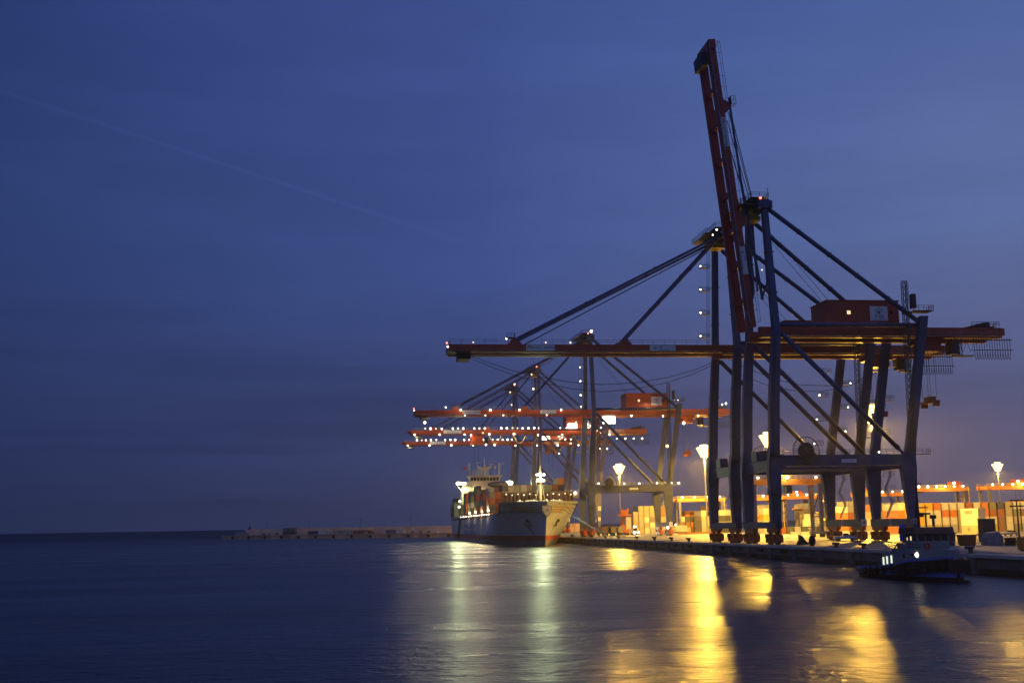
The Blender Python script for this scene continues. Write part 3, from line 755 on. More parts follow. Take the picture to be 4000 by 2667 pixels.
# further blocks, from the ship towards the right
block(64.4, 566, 2.75, ['tan brown', 'brown brown cream', 'tan brown dark orange', 'brown orange dark rust', 'tan rust cream dark', 'grey mauve cream grey', 'tan tan tan brown brown'.replace('tan tan tan', 'tan cream cream')], "block seaward of crane four", 'containers in the block near crane four', texts={(6,1): None})
block(38.6, 555, 2.7, ['tan', 'cream tan tan grey', 'tan grey grey tan tan', 'cream tan cream tan tan', 'grey cream mauve tan tan', 'tan grey grey tan tan', 'brown cream tan brown brown'], "block under crane three's portal", 'containers in the block behind crane three')
block(33.4, 536, 2.6, ['tan cream cream'], "lone narrow stack under crane three's portal", 'containers in the block behind crane three')
block(113.9, 577, 2.55, ['tan orange cream cream cream'], "far block between crane five's legs", 'containers seen between the legs of crane five')
for j, (k, tx) in enumerate((('cream', None), ('cream', None), ('yellow', MS(1.0)), ('cream', MSS))):
    container(83.4, 488.4, Q+.01+2.59*j, 12.19, k, "%s container, %s tier, single stack between crane five's seaward legs" % (k, TIER[j]), 'containers seen between the legs of crane five', text=tx)
block(78.4, 529, 2.6, ['dark grey dark cream', 'brown tan tan tan'], "block between crane four's legs", 'containers seen between the legs of crane four')
block(73.0, 549, 2.6, ['tan grey tan cream'], "stack behind crane four's leg", 'containers seen between the legs of crane four')
# ground-level boxes behind the portal of crane five
for x, y, L, k, lab, tx, z in (
    (69.0, 429, 6.06, 'orange', 'short orange container on the ground beside the seaward leg of crane five', None, 0),
    (71.6, 428.6, 6.06, 'olive', 'short olive container on the ground beside the orange one', None, 0),
    (74.4, 428.3, 6.06, 'cream', 'short cream container on the ground between two dark ones', None, 0),
    (77.1, 428, 6.06, 'green', 'short green container on the ground, landward of the short cream one', None, 0),
    (86.5, 437.1, 12.19, 'dark', 'dark container on the ground with white lettering, below the grey one', MSS, 0),
    (89.4, 437.1, 12.19, 'cream', 'cream container on the ground beside the landside leg of crane five', None, 0),
    (90.4, 451.5, 10, 'cream', 'long cream container on the second tier beside the lettered grey container', None, 1),
    (94.0, 451.5, 10, 'grey', 'grey container with dark lettering on the second tier beside crane five', MS(1.2), 1),
    (90.4, 451.5, 10, 'tan', 'tan container underneath the long cream one behind crane five', None, 0),
    (94.0, 451.5, 10, 'brown', 'brown container underneath the lettered grey one behind crane five', None, 0)):
    container(x, y, Q+.01+2.59*z, L, k, lab, 'boxes behind the portal of crane five', text=tx)
block(123.6, 549, 2.6, ['tan tan tan tan cream', 'brown rust cream tan tan'], "far block framed by a yard crane", 'containers framed by the tall yard crane')
block(111.2, 505, 2.6, ['tan cream cream'], "short stack framed by a yard crane", 'containers framed by the tall yard crane')
block(100.4, 414.5, 2.75, ['tan cream tan rust'], "block between crane five's landside legs", 'containers between the landside legs of crane five')
for j, (k, tx) in enumerate((('orange', None), ('orange', None), ('orange', None), ('cream', [('x','M',1.2,-2.2,1.3),('x','msc',.8,1.2,1.3)]))):
    container(95.0, 384.8, Q+.01+2.59*j, 12.19, k, "%s container, %s tier, single stack between crane five's landside legs" % (k, TIER[j]), 'containers between the landside legs of crane five')
block(105.6, 454.9, 2.55, ['orange orange orange cream'], "block between crane four's landside legs", 'containers between the landside legs of crane four')
block(126.4, 503, 2.55, ['tan tan tan tan cream'], "far tall stack behind crane four", 'containers between the landside legs of crane four')
# boxes on the apron by crane three
for x, y, k, lab in ((13.6, 487.2, 'brown', 'brown container standing end-on beside the seaward leg of crane three'), (17.0, 486.8, 'tan', 'tan container standing end-on under the portal of crane three'), (19.9, 486.5, 'tan', 'second tan container standing end-on under the portal of crane three')):
    container(x, y, Q+1.15, 12.19, k, lab, 'boxes on trailers under crane three')

# ------------------------------------------------------------------ container ship
SHX, BW = -20.9, 430.0            # centreline, stem at the waterline
ship = empty('container_ship', (SHX, BW, 0)); tag(ship, 'pale blue container ship with red waterline band moored at the far quay', 'ship')
B_ = 15.4
def deck_z(s):
    if s < 15: return 16.0
    if s < 21: return 16.0-(s-15)/6*3.6
    return max(10.6, 12.4-(s-21)*.055)
def half(s, z):
    u = max(0, min(1, (s+max(0,z)*.42*min(1, s/14))/(78-z*3.2 if z < 16 else 26)))
    h = B_*(1-(1-u)**(1.5+max(0, z)*.075))
    if s > 235: h *= 1-.30*((s-235)/40)**2*(1.35-max(0, z)/16)
    return max(h, .02)
zl = [-1.2, 0, 1.85, 3.6, 5.5, 7.5, 9.2]
sl = [0, 1.2, 2.5, 4, 6, 8, 10.5, 13, 15, 17, 19, 21, 25, 30, 36, 44, 54, 66, 80, 110, 150, 200, 235, 250, 262, 272]
hb = MB()
for side in (-1, 1):
    rows = []
    for s in sl:
        dz = deck_z(s); zz = zl+[9.2+(dz-9.2)*.35, 9.2+(dz-9.2)*.7, dz]
        rows.append([(side*half(s, z), s-(z*.42)*(1-min(1, s/14)), z) for z in zz])
    for i in range(len(rows)-1):
        for j in range(len(rows[0])-1):
            hb.mat(2 if j < 2 else 1 if j == 2 else 0)
            p = [rows[i][j], rows[i+1][j], rows[i+1][j+1], rows[i][j+1]]
            hb.quad(p, [(0,1,2,3)] if side > 0 else [(3,2,1,0)])
    hb.mat(0)
# deck and transom
for i in range(len(sl)-1):
    a, b_ = sl[i], sl[i+1]
    za, zb = deck_z(a)-.9, deck_z(b_)-.9
    ya = a-(deck_z(a)*.42)*(1-min(1, a/14)); yb = b_-(deck_z(b_)*.42)*(1-min(1, b_/14))
    ha, hb_ = half(a, deck_z(a))-.1, half(b_, deck_z(b_))-.1
    hb.mat(3).quad([(-max(ha,.05),ya+.2,za),(max(ha,.05),ya+.2,za),(hb_,yb,zb),(-hb_,yb,zb)], [(0,1,2,3)])
tz = [(-half(272, z), z) for z in zl+[10.6]]+[(half(272, z), z) for z in reversed(zl+[10.6])]
hb.mat(0).quad([(x, 271.95, z) for x, z in tz], [tuple(range(len(tz)))])
hull = hb.build('hull', ['ship_blue', 'ship_red', 'ship_grey', 'ship_brown'], ship)
def on_hull(s, z, side=-1, off=.32):
    dz = deck_z(s); k = 1-min(1, s/14)
    return Vector((side*(half(s, z)+off), s-z*.42*k-off*.2, z))
# emblem and stripes on the bow, name and line lettering on the side
em = MB()
def strip(s0, s1, z0, z1, side, k, n=6):
    em.mat(k)
    for i in range(n):
        a, b2 = s0+(s1-s0)*i/n, s0+(s1-s0)*(i+1)/n
        P = [on_hull(a, z0, side), on_hull(b2, z0, side), on_hull(b2, z1, side), on_hull(a, z1, side)]
        em.quad(P, [(0,1,2,3)])
for side in (-1, 1):
    for k, z in enumerate((13.6, 12.75, 11.95)): strip(1.5, 9.6-1.7*k, z, z+.42, side, 0)
em.build('bow_stripes', 'box_yellow', hull)
e2 = MB(); yb = -13*.42-.5
sh = [(-1.75,14.4),(1.75,14.4),(1.7,12.4),(.9,11.0),(0,10.3),(-.9,11.0),(-1.7,12.4)]
e2.prism(sh, 'y', yb-.1, yb+3.2)
e2.mat(1).prism([(x*.8, 12.6+(z-12.6)*.8) for x, z in sh], 'y', yb-.16, yb-.1)
st = []
for k in range(10):
    r = 1.0 if k % 2 == 0 else .42; a = PI/2+k*PI/5; st.append((r*math.cos(a), 12.7+r*math.sin(a)))
e2.mat(0).prism(st, 'y', yb-.22, yb-.16)
e2.build('emblem', ['box_tan', 'ship_blue'], hull)
tx = MB(); tx.text('MAERSK VIRGINIA', 1.25, Matrix.Identity(4), .02, 1.0)
xs = [v[0] for v in tx.v]; x0_, x1_ = min(xs), max(xs)
tx.v = [tuple(on_hull(4.2+(x1_-x)/(x1_-x0_)*15.5 if False else 19.5-(x-x0_)/(x1_-x0_)*14.5, 12.4+y_, -1, .34)) for x, y_, z_ in tx.v]
tx.build('ship_name', 'ink_blue', hull)
tx = MB(); tx.text('MAERSK', 3.0, FACE(-B_-.06, 131, 7.4, '-x'), .03, 5.6); tx.text('SEALAND', 3.0, FACE(-B_-.06, 131, 4.9-.4, '-x'), .03, 5.0)
tx.build('hull_lettering', 'ink_blue', hull)
# hawse pipes with rust runs, mooring holes
for side in (-1, 1):
    MB().tube(on_hull(7.5, 9.4, side, -.6), on_hull(7.0, 9.0, side, .35), .75, 10).build('hawse_pipe', 'dark_steel', hull)
    for s, z in ((3,15.2),(4.5,15.2),(9,15.2),(10.5,15.2),(14,15.0)): MB().tube(on_hull(s, z, side, -.3), on_hull(s, z, side, .1), .35, 8).build('mooring_hole', 'dark_steel', hull)
for side, s0, s1, z0, z1, w0 in ((-1, 9.5, 5.5, 8.2, 2.4, 1.1), (1, 8.5, 5.0, 8.2, 3.0, .9), (-1, 33, 32, 10.2, 6.0, .5), (-1, 72, 71, 9.8, 4.5, .5), (-1, 118, 117, 9.6, 5.5, .6), (-1, 163, 162.4, 9.4, 3.9, .5)):
    rs = MB()
    for k in range(6):
        f0, f1 = k/6, (k+1)/6; wa, wb = w0*(1-.7*f0), w0*(1-.7*f1)
        P = [on_hull(s0+(s1-s0)*f0-wa/2, z0+(z1-z0)*f0, side, .08), on_hull(s0+(s1-s0)*f0+wa/2, z0+(z1-z0)*f0, side, .08), on_hull(s0+(s1-s0)*f1+wb/2, z0+(z1-z0)*f1, side, .08), on_hull(s0+(s1-s0)*f1-wb/2, z0+(z1-z0)*f1, side, .08)]
        rs.quad(P, [(0,1,2,3)])
    rs.build('rust_streak', 'ship_brown', hull)
dm = MB()
for k in range(6): dm.text(str(4+2*k), .8, FACE(-B_-.06, 22 if 0 else 60, 2.2+1.1*k, '-x'), .02)
dm.build('draught_marks', 'sign_white', hull)
an = MB()
for side in (-1, 1):
    p = on_hull(6.6, 8.0, side, .4); an.bar(p+Vector((0,0,1.6)), p+Vector((0,0,-1.0)), .35, .35); an.bar(p+Vector((-.2*side,-1.1,-.6)), p+Vector((.1*side,1.1,-.6)), .4, .5)
an.build('anchor', 'dark_steel', hull)
bul = MB()
pts = [on_hull(s, deck_z(s), -1, -.15) for s in (0.3, 2, 4, 8, 13)]
# breakwater wall behind the forecastle
bk = MB(); bk.box(-13.8,13.8,15.6,16.0,14.9,19.6); bk.box(-14.4,14.4,15.2,16.4,19.6,19.85)
for k in range(19): bk.box(-13.6+1.5*k,-13.45+1.5*k,14.8,15.6,15.0,19.4)
bk.box(-13.8,13.8,15.1,15.35,17.2,17.4)
bk.build('breakwater_wall', 'ship_brown', ship)
for k in range(12): bulb(ship, (-12.2+2.25*k, 14.7, 19.1-.35*(k % 2)), 'lamp_dim', .42)
bulb(ship, (14.3, 14.6, 19.2), 'lamp_white', .9)
wn = MB()
for x, y in ((-5,7),(5,7),(-7.5,11),(7.5,11),(-2,10),(2,10),(-4,3),(4,3)): wn.tube((x-1.1,y,15.9),(x+1.1,y,15.9),.65,10); wn.box(x-.8,x+.8,y-.8,y+.8,15.0,15.4)
for k in range(16): wn.cbox((-9+1.25*k, 5+abs(k-8)*.9, 15.6), .3, .3, 1.0)
wn.build('mooring_winches', 'ship_cream', ship)
for x, y in ((-8,8),(-3.2,5),(1.5,4),(4.4,6),(7.2,9)): bulb(ship, (x, y, 16.6), 'lamp_dim', .4)
fm = MB(); fm.tube((0,9,15.1),(0,9,29.5),.52,10,.34); fm.tube((0,9,29.5),(0,9,35),.13,6); fm.tube((-2,9.5,15.1),(-.3,9,24),.12,6); fm.tube((2,9.5,15.1),(.3,9,24),.12,6)
fm.box(-1.6,1.6,8,10,23.4,23.6); fm.rail([(-1.6,8,23.6),(1.6,8,23.6),(1.6,10,23.6)], .9, .8, .08); fm.bar((-1.5,9,22),(1.5,9,22),.2,.2)
fmo = fm.build('foremast', 'ship_cream', ship)
for x in (-1.3, -.45, .45, 1.3): bulb(fmo, (x, 8.1, 26.0), 'lamp_lime', .75)
# accommodation block with the bridge, aft
ac = MB(); ac.box(-12.2,12.2,208,222,10,29.3); ac.box(-15,15,207.5,214,29.3,31.0)
ac.prism([(207,31),(206.2,33.6),(215,33.6),(215,31)], 'x', -8.2, 8.2); ac.box(-9.2,9.2,205.6,215.4,33.6,34.4)
for x in (-15, 15): ac.bar((x*.985,209,29.2),(x*.8,209,25.6),.4,.4)
for k in range(5): ac.box(-12.3,12.3,207.9,208.0,12.5+3.4*k,12.62+3.4*k)
acc = ac.build('accommodation', 'ship_cream', ship)
wd = MB()
for k in range(9): wd.prism([(206.95-.6*.25,31.6),(206.22,33.3),(206.4,33.3),(206.95,31.6)], 'x', -7.7+1.74*k, -6.3+1.74*k)
wd.build('bridge_windows', 'glass_dark', acc)
for x, z in ((-9.6,26.2),(-8.9,26.2),(-9.6,22.0),(-8.6,22.0),(-9.6,18)): MB().box(x-.3,x+.3,207.85,207.95,z-.4,z+.4).build('window', 'window_lit' if z > 24 else 'glass_dark', acc)
ms = MB()
for x in (-8.2, 7.9):
    ms.tube((x,208,34.4),(x,208,41.2),.36,8); ms.bar((x,208,35),(x+1.7*(1 if x < 0 else -1),208,34.5),.2,.2)
    for k in range(5): ms.cbox((x+.5,208,35.4+1.2*k),.5,.5,.5)
ms.tube((7.9,208,40.6),(10.4,208,40.9),.1,5); ms.tube((7.9,208,38.8),(10.4,208,40.9),.08,5)
ms.tube((0,208,34.4),(0,208,40),.85,10,.6); ms.tube((0,208,40),(0,208,44.2),.3,8,.15)
ms.prism([(-.8,36.6),(-4.0,38.6),(-4.0,39.6),(0,38.6),(4.0,39.6),(4.0,38.6),(.8,36.6)], 'y', 207.6, 208.4)
ms.tube((-3.7,208,39),(-3.7,208,41.2),.2,6); ms.box(-5.6,-1.8,207.9,208.1,41.2,41.5); ms.tube((3.7,208,39),(3.7,208,40.2),.3,6); ms.box(2.6,4.8,207.8,208.2,40.2,40.6)
ms.tube((5.6,208,34.4),(5.6,208,37.8),.2,6); ms.lathe((5.6,208,37.8), [(0,0),(.7,.2),(.75,1.0),(.5,1.6),(0,1.8)], 10)
ms.build('radar_masts', 'ship_cream', acc)
fu = MB(); fu.box(-4.2,4.2,224,232,28,38.4); fu.build('funnel', 'ship_blue', ship)
MB().prism([(0,0),(1.9,-.35),(2.0,-1.5),(.1,-1.2)], 'y', 0, .05).build('flag', 'ink_red', ship, loc=(-11.6,208,39.2))
for x, y in ((-14.6,206.8),(-13.6,206.8),(-11.6,206.8),(-10.8,206.8),(14.2,206.8),(13.2,206.8)): bulb(acc, (x, y, 30.2), 'lamp_lime' if abs(x) > 13 else 'lamp_white', 1.7 if abs(x) > 13 else 1.2)
for x in (-4.8,-3.7): bulb(acc, (x, 206.7, 27.2), 'lamp_white', .8)
# rail lamps along the side deck and the cranes' gangway
for k in range(12): bulb(ship, (-B_-.05, 47+8.2*k+k*k*.35, deck_z(47)+1.1), 'lamp_white', .42, 'deck_lamp')
gw = MB(); gw.bar((-B_-.7,176,10.4),(-B_-.7,190,1.6),.9,.25); gw.rail([(-B_-1.1,176,10.6),(-B_-1.1,190,1.8)], 1, 2, .08); gw.build('gangway', 'dark_steel', ship)
bulb(ship, (-B_-.2, 183, 20.2), 'lamp_white', 1.1, 'deck_lamp'); bulb(ship, (-B_-.2, 188, 17.4), 'lamp_white', 1.1, 'deck_lamp')
# lashing bridges
lb = MB()
for y in (56.6, 83.6, 110.6, 137.6, 164.6, 191.6): 
    lb.box(-14.9,14.9,y-.25,y+.25,12.0,13.0)
    for k in range(12): lb.box(-14.8+2.69*k,-14.6+2.69*k,y-.2,y+.2,13,17.5)
lb.box(-15.3,15.3,44,246,10.6,11.9)
lb.box(-8.9,15.0,45.1,57.0,11.95,18.36)
lb.build('hatch_coaming', 'ship_brown', ship)
hw = MB()
for a, b2 in (((12.5,9,15.2),(17.5,-14,2.9)),((12.8,10,15.2),(17.6,38,2.9)),((8,3,14.6),(17.5,-34,2.9)),((7,2,13.2),(17.5,-52,2.9))):
    P = [Vector(a).lerp(Vector(b2), k/8)-Vector((0,0,1.4*math.sin(PI*k/8))) for k in range(9)]; hw.path(P, .09, 4)
hw.build('mooring_lines', 'grey_steel', ship)
# deck cargo: every container a thing of its own
SHG = 'containers stacked on the ship deck'
random.seed(21)
pal = ['rust', 'orange', 'brown', 'blue', 'grey', 'olive', 'navy', 'cream', 'green', 'dark', 'tan', 'red']
bays = [  # start behind the stem, tiers of the outer water-side columns, tiers of the inner ones
    (45.0, [3, 3, 4, 4, 4, 4, 3, 4, 4, 3, 4, 4], 13.2), (71.8, [3, 4, 4, 4, 4, 4, 3, 4, 4, 3, 4, 4], 13.2), (98.8, [4, 4, 4, 5, 4], 13.2), (125.8, [4, 5, 5, 4], 13.2), (152.8, [4, 4, 4, 4], 13.2), (179.8, [2, 3, 3], 13.2), (224.0, [4, 4, 5, 5, 5], 12.4), (239.0, [3, 4, 4, 4], 12.4)]
front = {(0,0): 'tan orange tan', (0,1): 'orange rust orange', (0,2): 'grey rust cream olive', (0,3): 'olive green lime cream', (0,4): 'brown grey lime lime', (0,5): 'dark rust tan cream', (0,6): 'grey brown blue tan',
         (0,7): 'rust tan lime tan', (0,8): 'tan green cream lime', (0,9): 'grey rust green lime', (0,10): 'brown rust tan orange', (0,11): 'brown tan grey navy orange'}
for bi, (y, tiers, z0) in enumerate(bays):
    for ci, n in enumerate(tiers):
        cols = front[bi, ci].split() if (bi, ci) in front else [random.choice(pal) for _ in range(n)]
        if bi == 0 and ci > 1: cols = cols[2:]
        zb = z0+5.2 if bi == 0 and ci > 1 else z0
        for j, k in enumerate(cols):
            if (bi == 1 and ci > 2) or (bi > 1 and ci > 1) or (bi == 7 and ci): continue      # buried deep inside the stow
            container(SHX-B_+1.35+2.56*ci, BW+y, zb+2.59*j, 12.19 if bi != 7 else 12.19, k,
                      '%s container aboard ship, %s tier, %s column from the water, %s bay behind bow' % (k, TIER[j], NTH[ci], NTH[bi]), SHG)
            if (bi, ci) == (0, 0):
                pass
# a tarpaulined yacht-like cargo hull on top of the second bay
yt = MB(); R_ = []
for k in range(9):
    u = k/8; r = (.35+.65*math.sin(min(1, u*2.2)*PI/2)) if u < .8 else 1-(u-.8)*1.2
    R_.append([(1.7*r*math.cos(t), -2+11*u, 1.5+1.5*r*math.sin(t)) for t in [2*PI*i/12 for i in range(12)]])
for a in range(8):
    for i in range(12): yt.quad([R_[a][i], R_[a][(i+1) % 12], R_[a+1][(i+1) % 12], R_[a+1][i]], [(0,1,2,3)])
yt.quad(R_[0], [tuple(range(11,-1,-1))]).quad(R_[8], [tuple(range(12))])
o = yt.build('covered_boat', 'box_navy', None, True, loc=(-31.6, 506.5, 13.2+4*2.59-.1)); o.rotation_euler.z = -.9; tag(o, 'dark blue tarpaulin-covered boat lying on top of the ship containers', 'cargo')
# ------------------------------------------------------------------ breakwater pier
p0, p1 = Vector((-194.5, 951, 0)), Vector((40, 748, 0))
dv = (p1-p0).normalized(); BL = (p1-p0).length; ang = math.atan2(dv.y, dv.x)
bw = empty('breakwater', p0, ang); tag(bw, 'long low breakwater with a tall pale parapet wall reaching out to sea', 'breakwater')
MB().box(0,BL,0,26,-3,3.2).box(.2,BL,-.5,0.3,2.75,3.35).build('mole', 'mole_stone', bw)
b = MB(); b.box(6,62,19,24,3.2,7.7); b.box(62.02,BL,17.5,22,3.2,8.0); b.build('parapet', 'warm_tint_concrete', bw)
for k in range(14):
    MB().box(12+17.3*k, 13.8+17.3*k, -.9, -.02, .6, 2.5).build('fender', 'rubber', bw)
bk_ = lambda u, v, z: p0+dv*u+Vector((-dv.y, dv.x, 0))*v+Vector((0,0,z))
for k, (u, v, L, col, lab, tx, z) in enumerate((
    (8, 8, 12.19, 'grey', 'pale grey container near the outer end of the breakwater', None, 0),
    (58, 9, 12.19, 'olive', 'dark olive container, upper of two stacked on the breakwater', [('x','SEALAND',1.2,0,1.3)], 1),
    (58, 9, 12.19, 'dark', 'dark container, lower of two stacked on the breakwater', None, 0),
    (83, 10, 9.2, 'navy', 'navy container on the breakwater beside a white one', None, 0),
    (93, 10, 9.2, 'cream', 'white container on the breakwater beside a navy one', None, 0),
    (109, 9, 16, 'grey', 'long grey container with dark lettering on the breakwater', [('x','MAERSK',1.3,0,1.7),('x','SEALAND',1.0,0,.6)], 0),
    (127, 10, 16, 'rust', 'long rust red container on the breakwater', None, 0),
    (158, 10, 8, 'mauve', 'mauve container towards the ship end of the breakwater', None, 0),
    (167, 10, 7, 'cream', 'short white cabin-like container nearest the ship on the breakwater', None, 0))):
    p = bk_(u+L, v, 3.21+2.59*z)
    container(p.x, p.y, p.z, L, col, lab, 'containers on the breakwater', rz=ang+PI/2, text=[(a, b_, c_*.9, d_, e_) for a, b_, c_, d_, e_ in tx] if tx else None)
for u, h in ((12, 12.5), (30, 12.3), (75, 12.8), (126, 13.4), (173, 13.8)):
    o = empty('breakwater_lamp_post', bk_(u, 18.6, 7.7)); o['label'] = 'thin unlit lamp post on the breakwater parapet, %s from its seaward tip' % ['first','second','third','fourth','fifth'][[12,30,75,126,173].index(u)]; o['category'] = 'lamp post'; o['group'] = 'lamp posts on the breakwater'
    MB().tube((0,0,0),(0,0,h-7.7),.14,6).build('pole', 'dark_steel', o); MB().box(-.5,.5,-.4,.4,h-7.8,h-7.3).build('lamp_head', 'dark_steel', o)
o = empty('harbour_light', bk_(10, 20, 7.7)); tag(o, 'squat dark harbour light at the outer tip of the breakwater', 'beacon')
MB().lathe((0,0,0), [(1.1,0),(.9,1.4),(1.2,1.5),(.5,1.7),(.5,2.6),(0,3.0)], 10).build('tower', 'dark_steel', o)
o = empty('harbour_cabin', bk_(6, 10, 3.2)); tag(o, 'small dark cabin with a lit lamp at the breakwater tip', 'cabin')
MB().box(0,2.6,0,2.6,0,2.9).build('wall', 'dark_steel', o); bulb(o, (.9, -.3, 1.9), 'lamp_dim', .8)
random.seed(5)
jk = 0
for u in (38, 44, 52, 140, 147, 183, 190, 197, 204):
    o = MB().box(-1.6,1.6,-.8,.8,0,.55).box(-.9,1.0,-.7,.7,.5,1.25).prism([(-1.0,1.2),(-.6,1.6),(.8,1.6),(1.2,1.2)], 'y', -.65, .65).build('parked_van' , 'box_'+random.choice(['cream','grey','olive']), None, loc=bk_(u, 8, 3.21)); o.rotation_euler.z = ang
    tag(o, 'small parked vehicle on the breakwater, %s along from the seaward tip' % NTH[jk], 'vehicle', 'vehicles parked on the breakwater'); jk += 1
# far ship on the horizon
o = empty('distant_ship', (-5900, 19300, 0)); tag(o, 'tiny lit ship far out on the horizon', 'ship')
MB().prism([(-34,0),(30,0),(40,9),(-36,8)], 'y', -6, 6).build('hull', 'dark_steel', o); MB().box(-30,-6,-5,5,8,20).box(10,14,-2,2,8,22).build('cabin', 'lamp_dim', o)

# ------------------------------------------------------------------ high lamp masts
def lamp_mast(x, y, label, h=37.7, lit=True, pw=1.0, n=12):
    o = empty('lamp_mast', (x, y, Q)); tag(o, label, 'lamp mast', 'high lamp masts in the yard')
    MB().tube((0,0,0),(0,0,h+.8),.42,10,.2).tube((0,0,0),(0,0,.8),.75,10,.6).build('pole', 'galvanised', o)
    hd = MB().ring((0,0,h-.4),1.1,.09,14,'z').ring((0,0,h+.3),.8,.07,12,'z')
    for k in range(4): hd.bar((0,0,h),(1.1*math.cos(k*PI/2),1.1*math.sin(k*PI/2),h-.4),.1,.1)
    hd = hd.build('carriage', 'dark_steel', o); hd.scale = (1.4, 1.4, 1.4); hd.location.z = -.4*h  # head oversized to suggest the lamp's glare
    for k in range(6):  # lower lamp ring, added to round out the glare
        a = 2*PI*k/6+.3; b = MB(); d = Vector((math.cos(a), math.sin(a), 0)); c_ = Vector((0,0,h-1.75))+d*.95
        b.bar(c_-d*.12, c_+d*.28+Vector((0,0,-.2)), .95, 1.3); b.build('floodlight', 'lamp_sodium' if lit else 'dark_steel', hd)
    for k in range(6):  # upper lamp ring, likewise added for a rounder glow
        a = 2*PI*k/6; b = MB(); d = Vector((math.cos(a), math.sin(a), 0)); c_ = Vector((0,0,h+1.05))+d*.9
        b.bar(c_-d*.12, c_+d*.28+Vector((0,0,-.1)), .95, 1.1); b.build('floodlight', 'lamp_sodium' if lit else 'dark_steel', hd)
    for k in range(n):
        a = 2*PI*k/n; b = MB()
        d = Vector((math.cos(a), math.sin(a), 0)); c_ = Vector((0,0,h-.15))+d*1.75
        b.bar(c_-d*.12, c_+d*.28+Vector((0,0,-.22)), 1.05, 2.1)
        b.build('floodlight', 'lamp_sodium' if lit else 'dark_steel', hd)
    if lit:
        light('mast_light', 'SPOT', (x, y, Q+h-4.3), 340000*pw, SODIUM, None, 1.1, 178, .05, (x, y, 0))
        light('mast_glow', 'POINT', (x, y, Q+h-4.3), 80000*pw, SODIUM, None, 1.1)
    return o
for x, y, lab, pw in ((68.6, 525.5, 'lit sodium lamp mast between cranes three and four', 1), (73.5, 453.1, 'lit sodium lamp mast behind the seaward leg of crane five', 1), (67.9, 343.9, 'brightest sodium lamp mast, glaring between the landside legs of crane five', 1.5),
                  (65, 689.3, 'lit sodium lamp mast above the portal of crane three', 1), (320.4, 717.4, 'distant lit lamp mast above the yard cranes at the far right', .7), (182, 318, 'nearer lit lamp mast beyond the container wall, landward of the tug', 1.3)):
    lamp_mast(x, y, lab, pw=pw)

# ------------------------------------------------------------------ yard gantry cranes
def yard_crane(x, y, label, span=21.0, h=17.0, tx=.8, facing=1, lamps=6, big=False):
    o = empty('yard_gantry_crane', (x, y, Q)); tag(o, label, 'yard crane', 'rubber-tyred yard cranes')
    for px in (0, span):
        for py in (0, 7):
            MB().prism([(px-.42,1.6),(px+.42,1.6),(px+.65,h-1.5),(px-.65,h-1.5)], 'y', py-.5, py+.5).build('leg', 'crane_violet', o)
    b = MB()
    for py in (.2, 6.8): b.box(-1.2,span+1.2,py-.45,py+.45,h-1.6,h)
    for px in (0, span): b.box(px-.5,px+.5,.65,6.35,h-1.5,h-.3)
    b.build('girder', 'yard_orange', o)
    b = MB()
    for px in (0, span):
        b.box(px-.45,px+.45,-1.6,8.6,.95,1.75)
        for py in (-1.1, .9, 6.1, 8.1): MB().disc((px,py,.62),.6,.5,14,'x').build('wheel', 'rubber', o)
        b.build('wheel_bogie', 'crane_violet', o); b = MB()
    b = MB(); u = tx*span
    b.box(u-2.2,u+2.2,.3,6.7,h+.05,h+.9); b.box(u-1.4,u+1.6,1.2,5.8,h+.9,h+2.3); b.tube((u-1,1.5,h+1.6),(u-1,5.5,h+1.6),.7,10); b.rail([(u-2.2,.3,h+.9),(u+2.2,.3,h+.9)], 1, 1, .07)
    tr = b.build('trolley', 'crane_orange', o)
    b = MB(); b.box(u+2.3,u+4.1,.3,2.4,h-4.2,h-1.9); b.build('cab', 'glass_dark', tr)
    b = MB()
    for dx in (-1, 1): b.tube((u+dx,3.5,h-1),(u+dx,3.5,h-6),.05,4)
    b.build('hoist_ropes', 'wire', tr)
    b = MB(); b.box(u-1.1,u+1.1,-2,9,h-6.6,h-6); b.build('spreader', 'yard_orange', tr)
    b = MB(); zz = 2.0; s_ = 1
    while zz < h-2.5:
        b.bar((span+.9,1+1.6*s_,zz),(span+.9,1-1.6*s_+3,zz+2.6),.8,.12); b.box(span+.6,span+2.0,-.6,5.0,zz+2.55,zz+2.65); b.rail([(span+2,-.6,zz+2.65),(span+2,5,zz+2.65)], 1, 1.2, .07); zz += 2.7; s_ = -s_
    b.tube((span+1.1,-.5,1.5),(span+1.1,-.5,h),.2,6)
    b.build('stairs', 'sheave_yellow', o)
    b = MB(); b.rail([(-1,-.4,h),(span+1,-.4,h)], 1.0, 1.6, .07); b.rail([(-1,7.4,h),(span+1,7.4,h)], 1.0, 1.6, .06); b.bar((.0,3.5,h*.62),(span,3.5,h*.62),.01,.01); b.build('walkway_rail', 'sheave_yellow', o)
    for k in range(lamps): bulb(o, (1.2+(span-2.4)*k/(lamps-1), -.55, h+.35), 'lamp_white', .75)
    bulb(tr, (u-1.6, .0, h+1.6), 'lamp_white', .9)
    if big:
        b = MB()
        for px in (0, span): b.bar((px,0,h-3),(px,7,6),.3,.3); b.bar((px,0,6),(px,7,6),.3,.3)
        b.bar((0,0,10.5),(0,7,3.5),.25,.25)
        b.build('cross_bracing', 'dark_steel', o)
    return o
yard_crane(131, 447, 'yard crane behind the container wall, half hidden by the landside leg of crane five', tx=.86)
yard_crane(153.2, 431, 'rightmost lit yard crane standing above the container wall', span=19, tx=.72, lamps=5)
yard_crane(133.6, 506, 'distant lit yard crane between the landside legs of crane five', h=16.6, tx=.3, lamps=5)
yard_crane(25.6, 333, 'tall orange yard crane standing on the apron behind the portal of crane five', span=20, tx=.38, lamps=3, big=True)
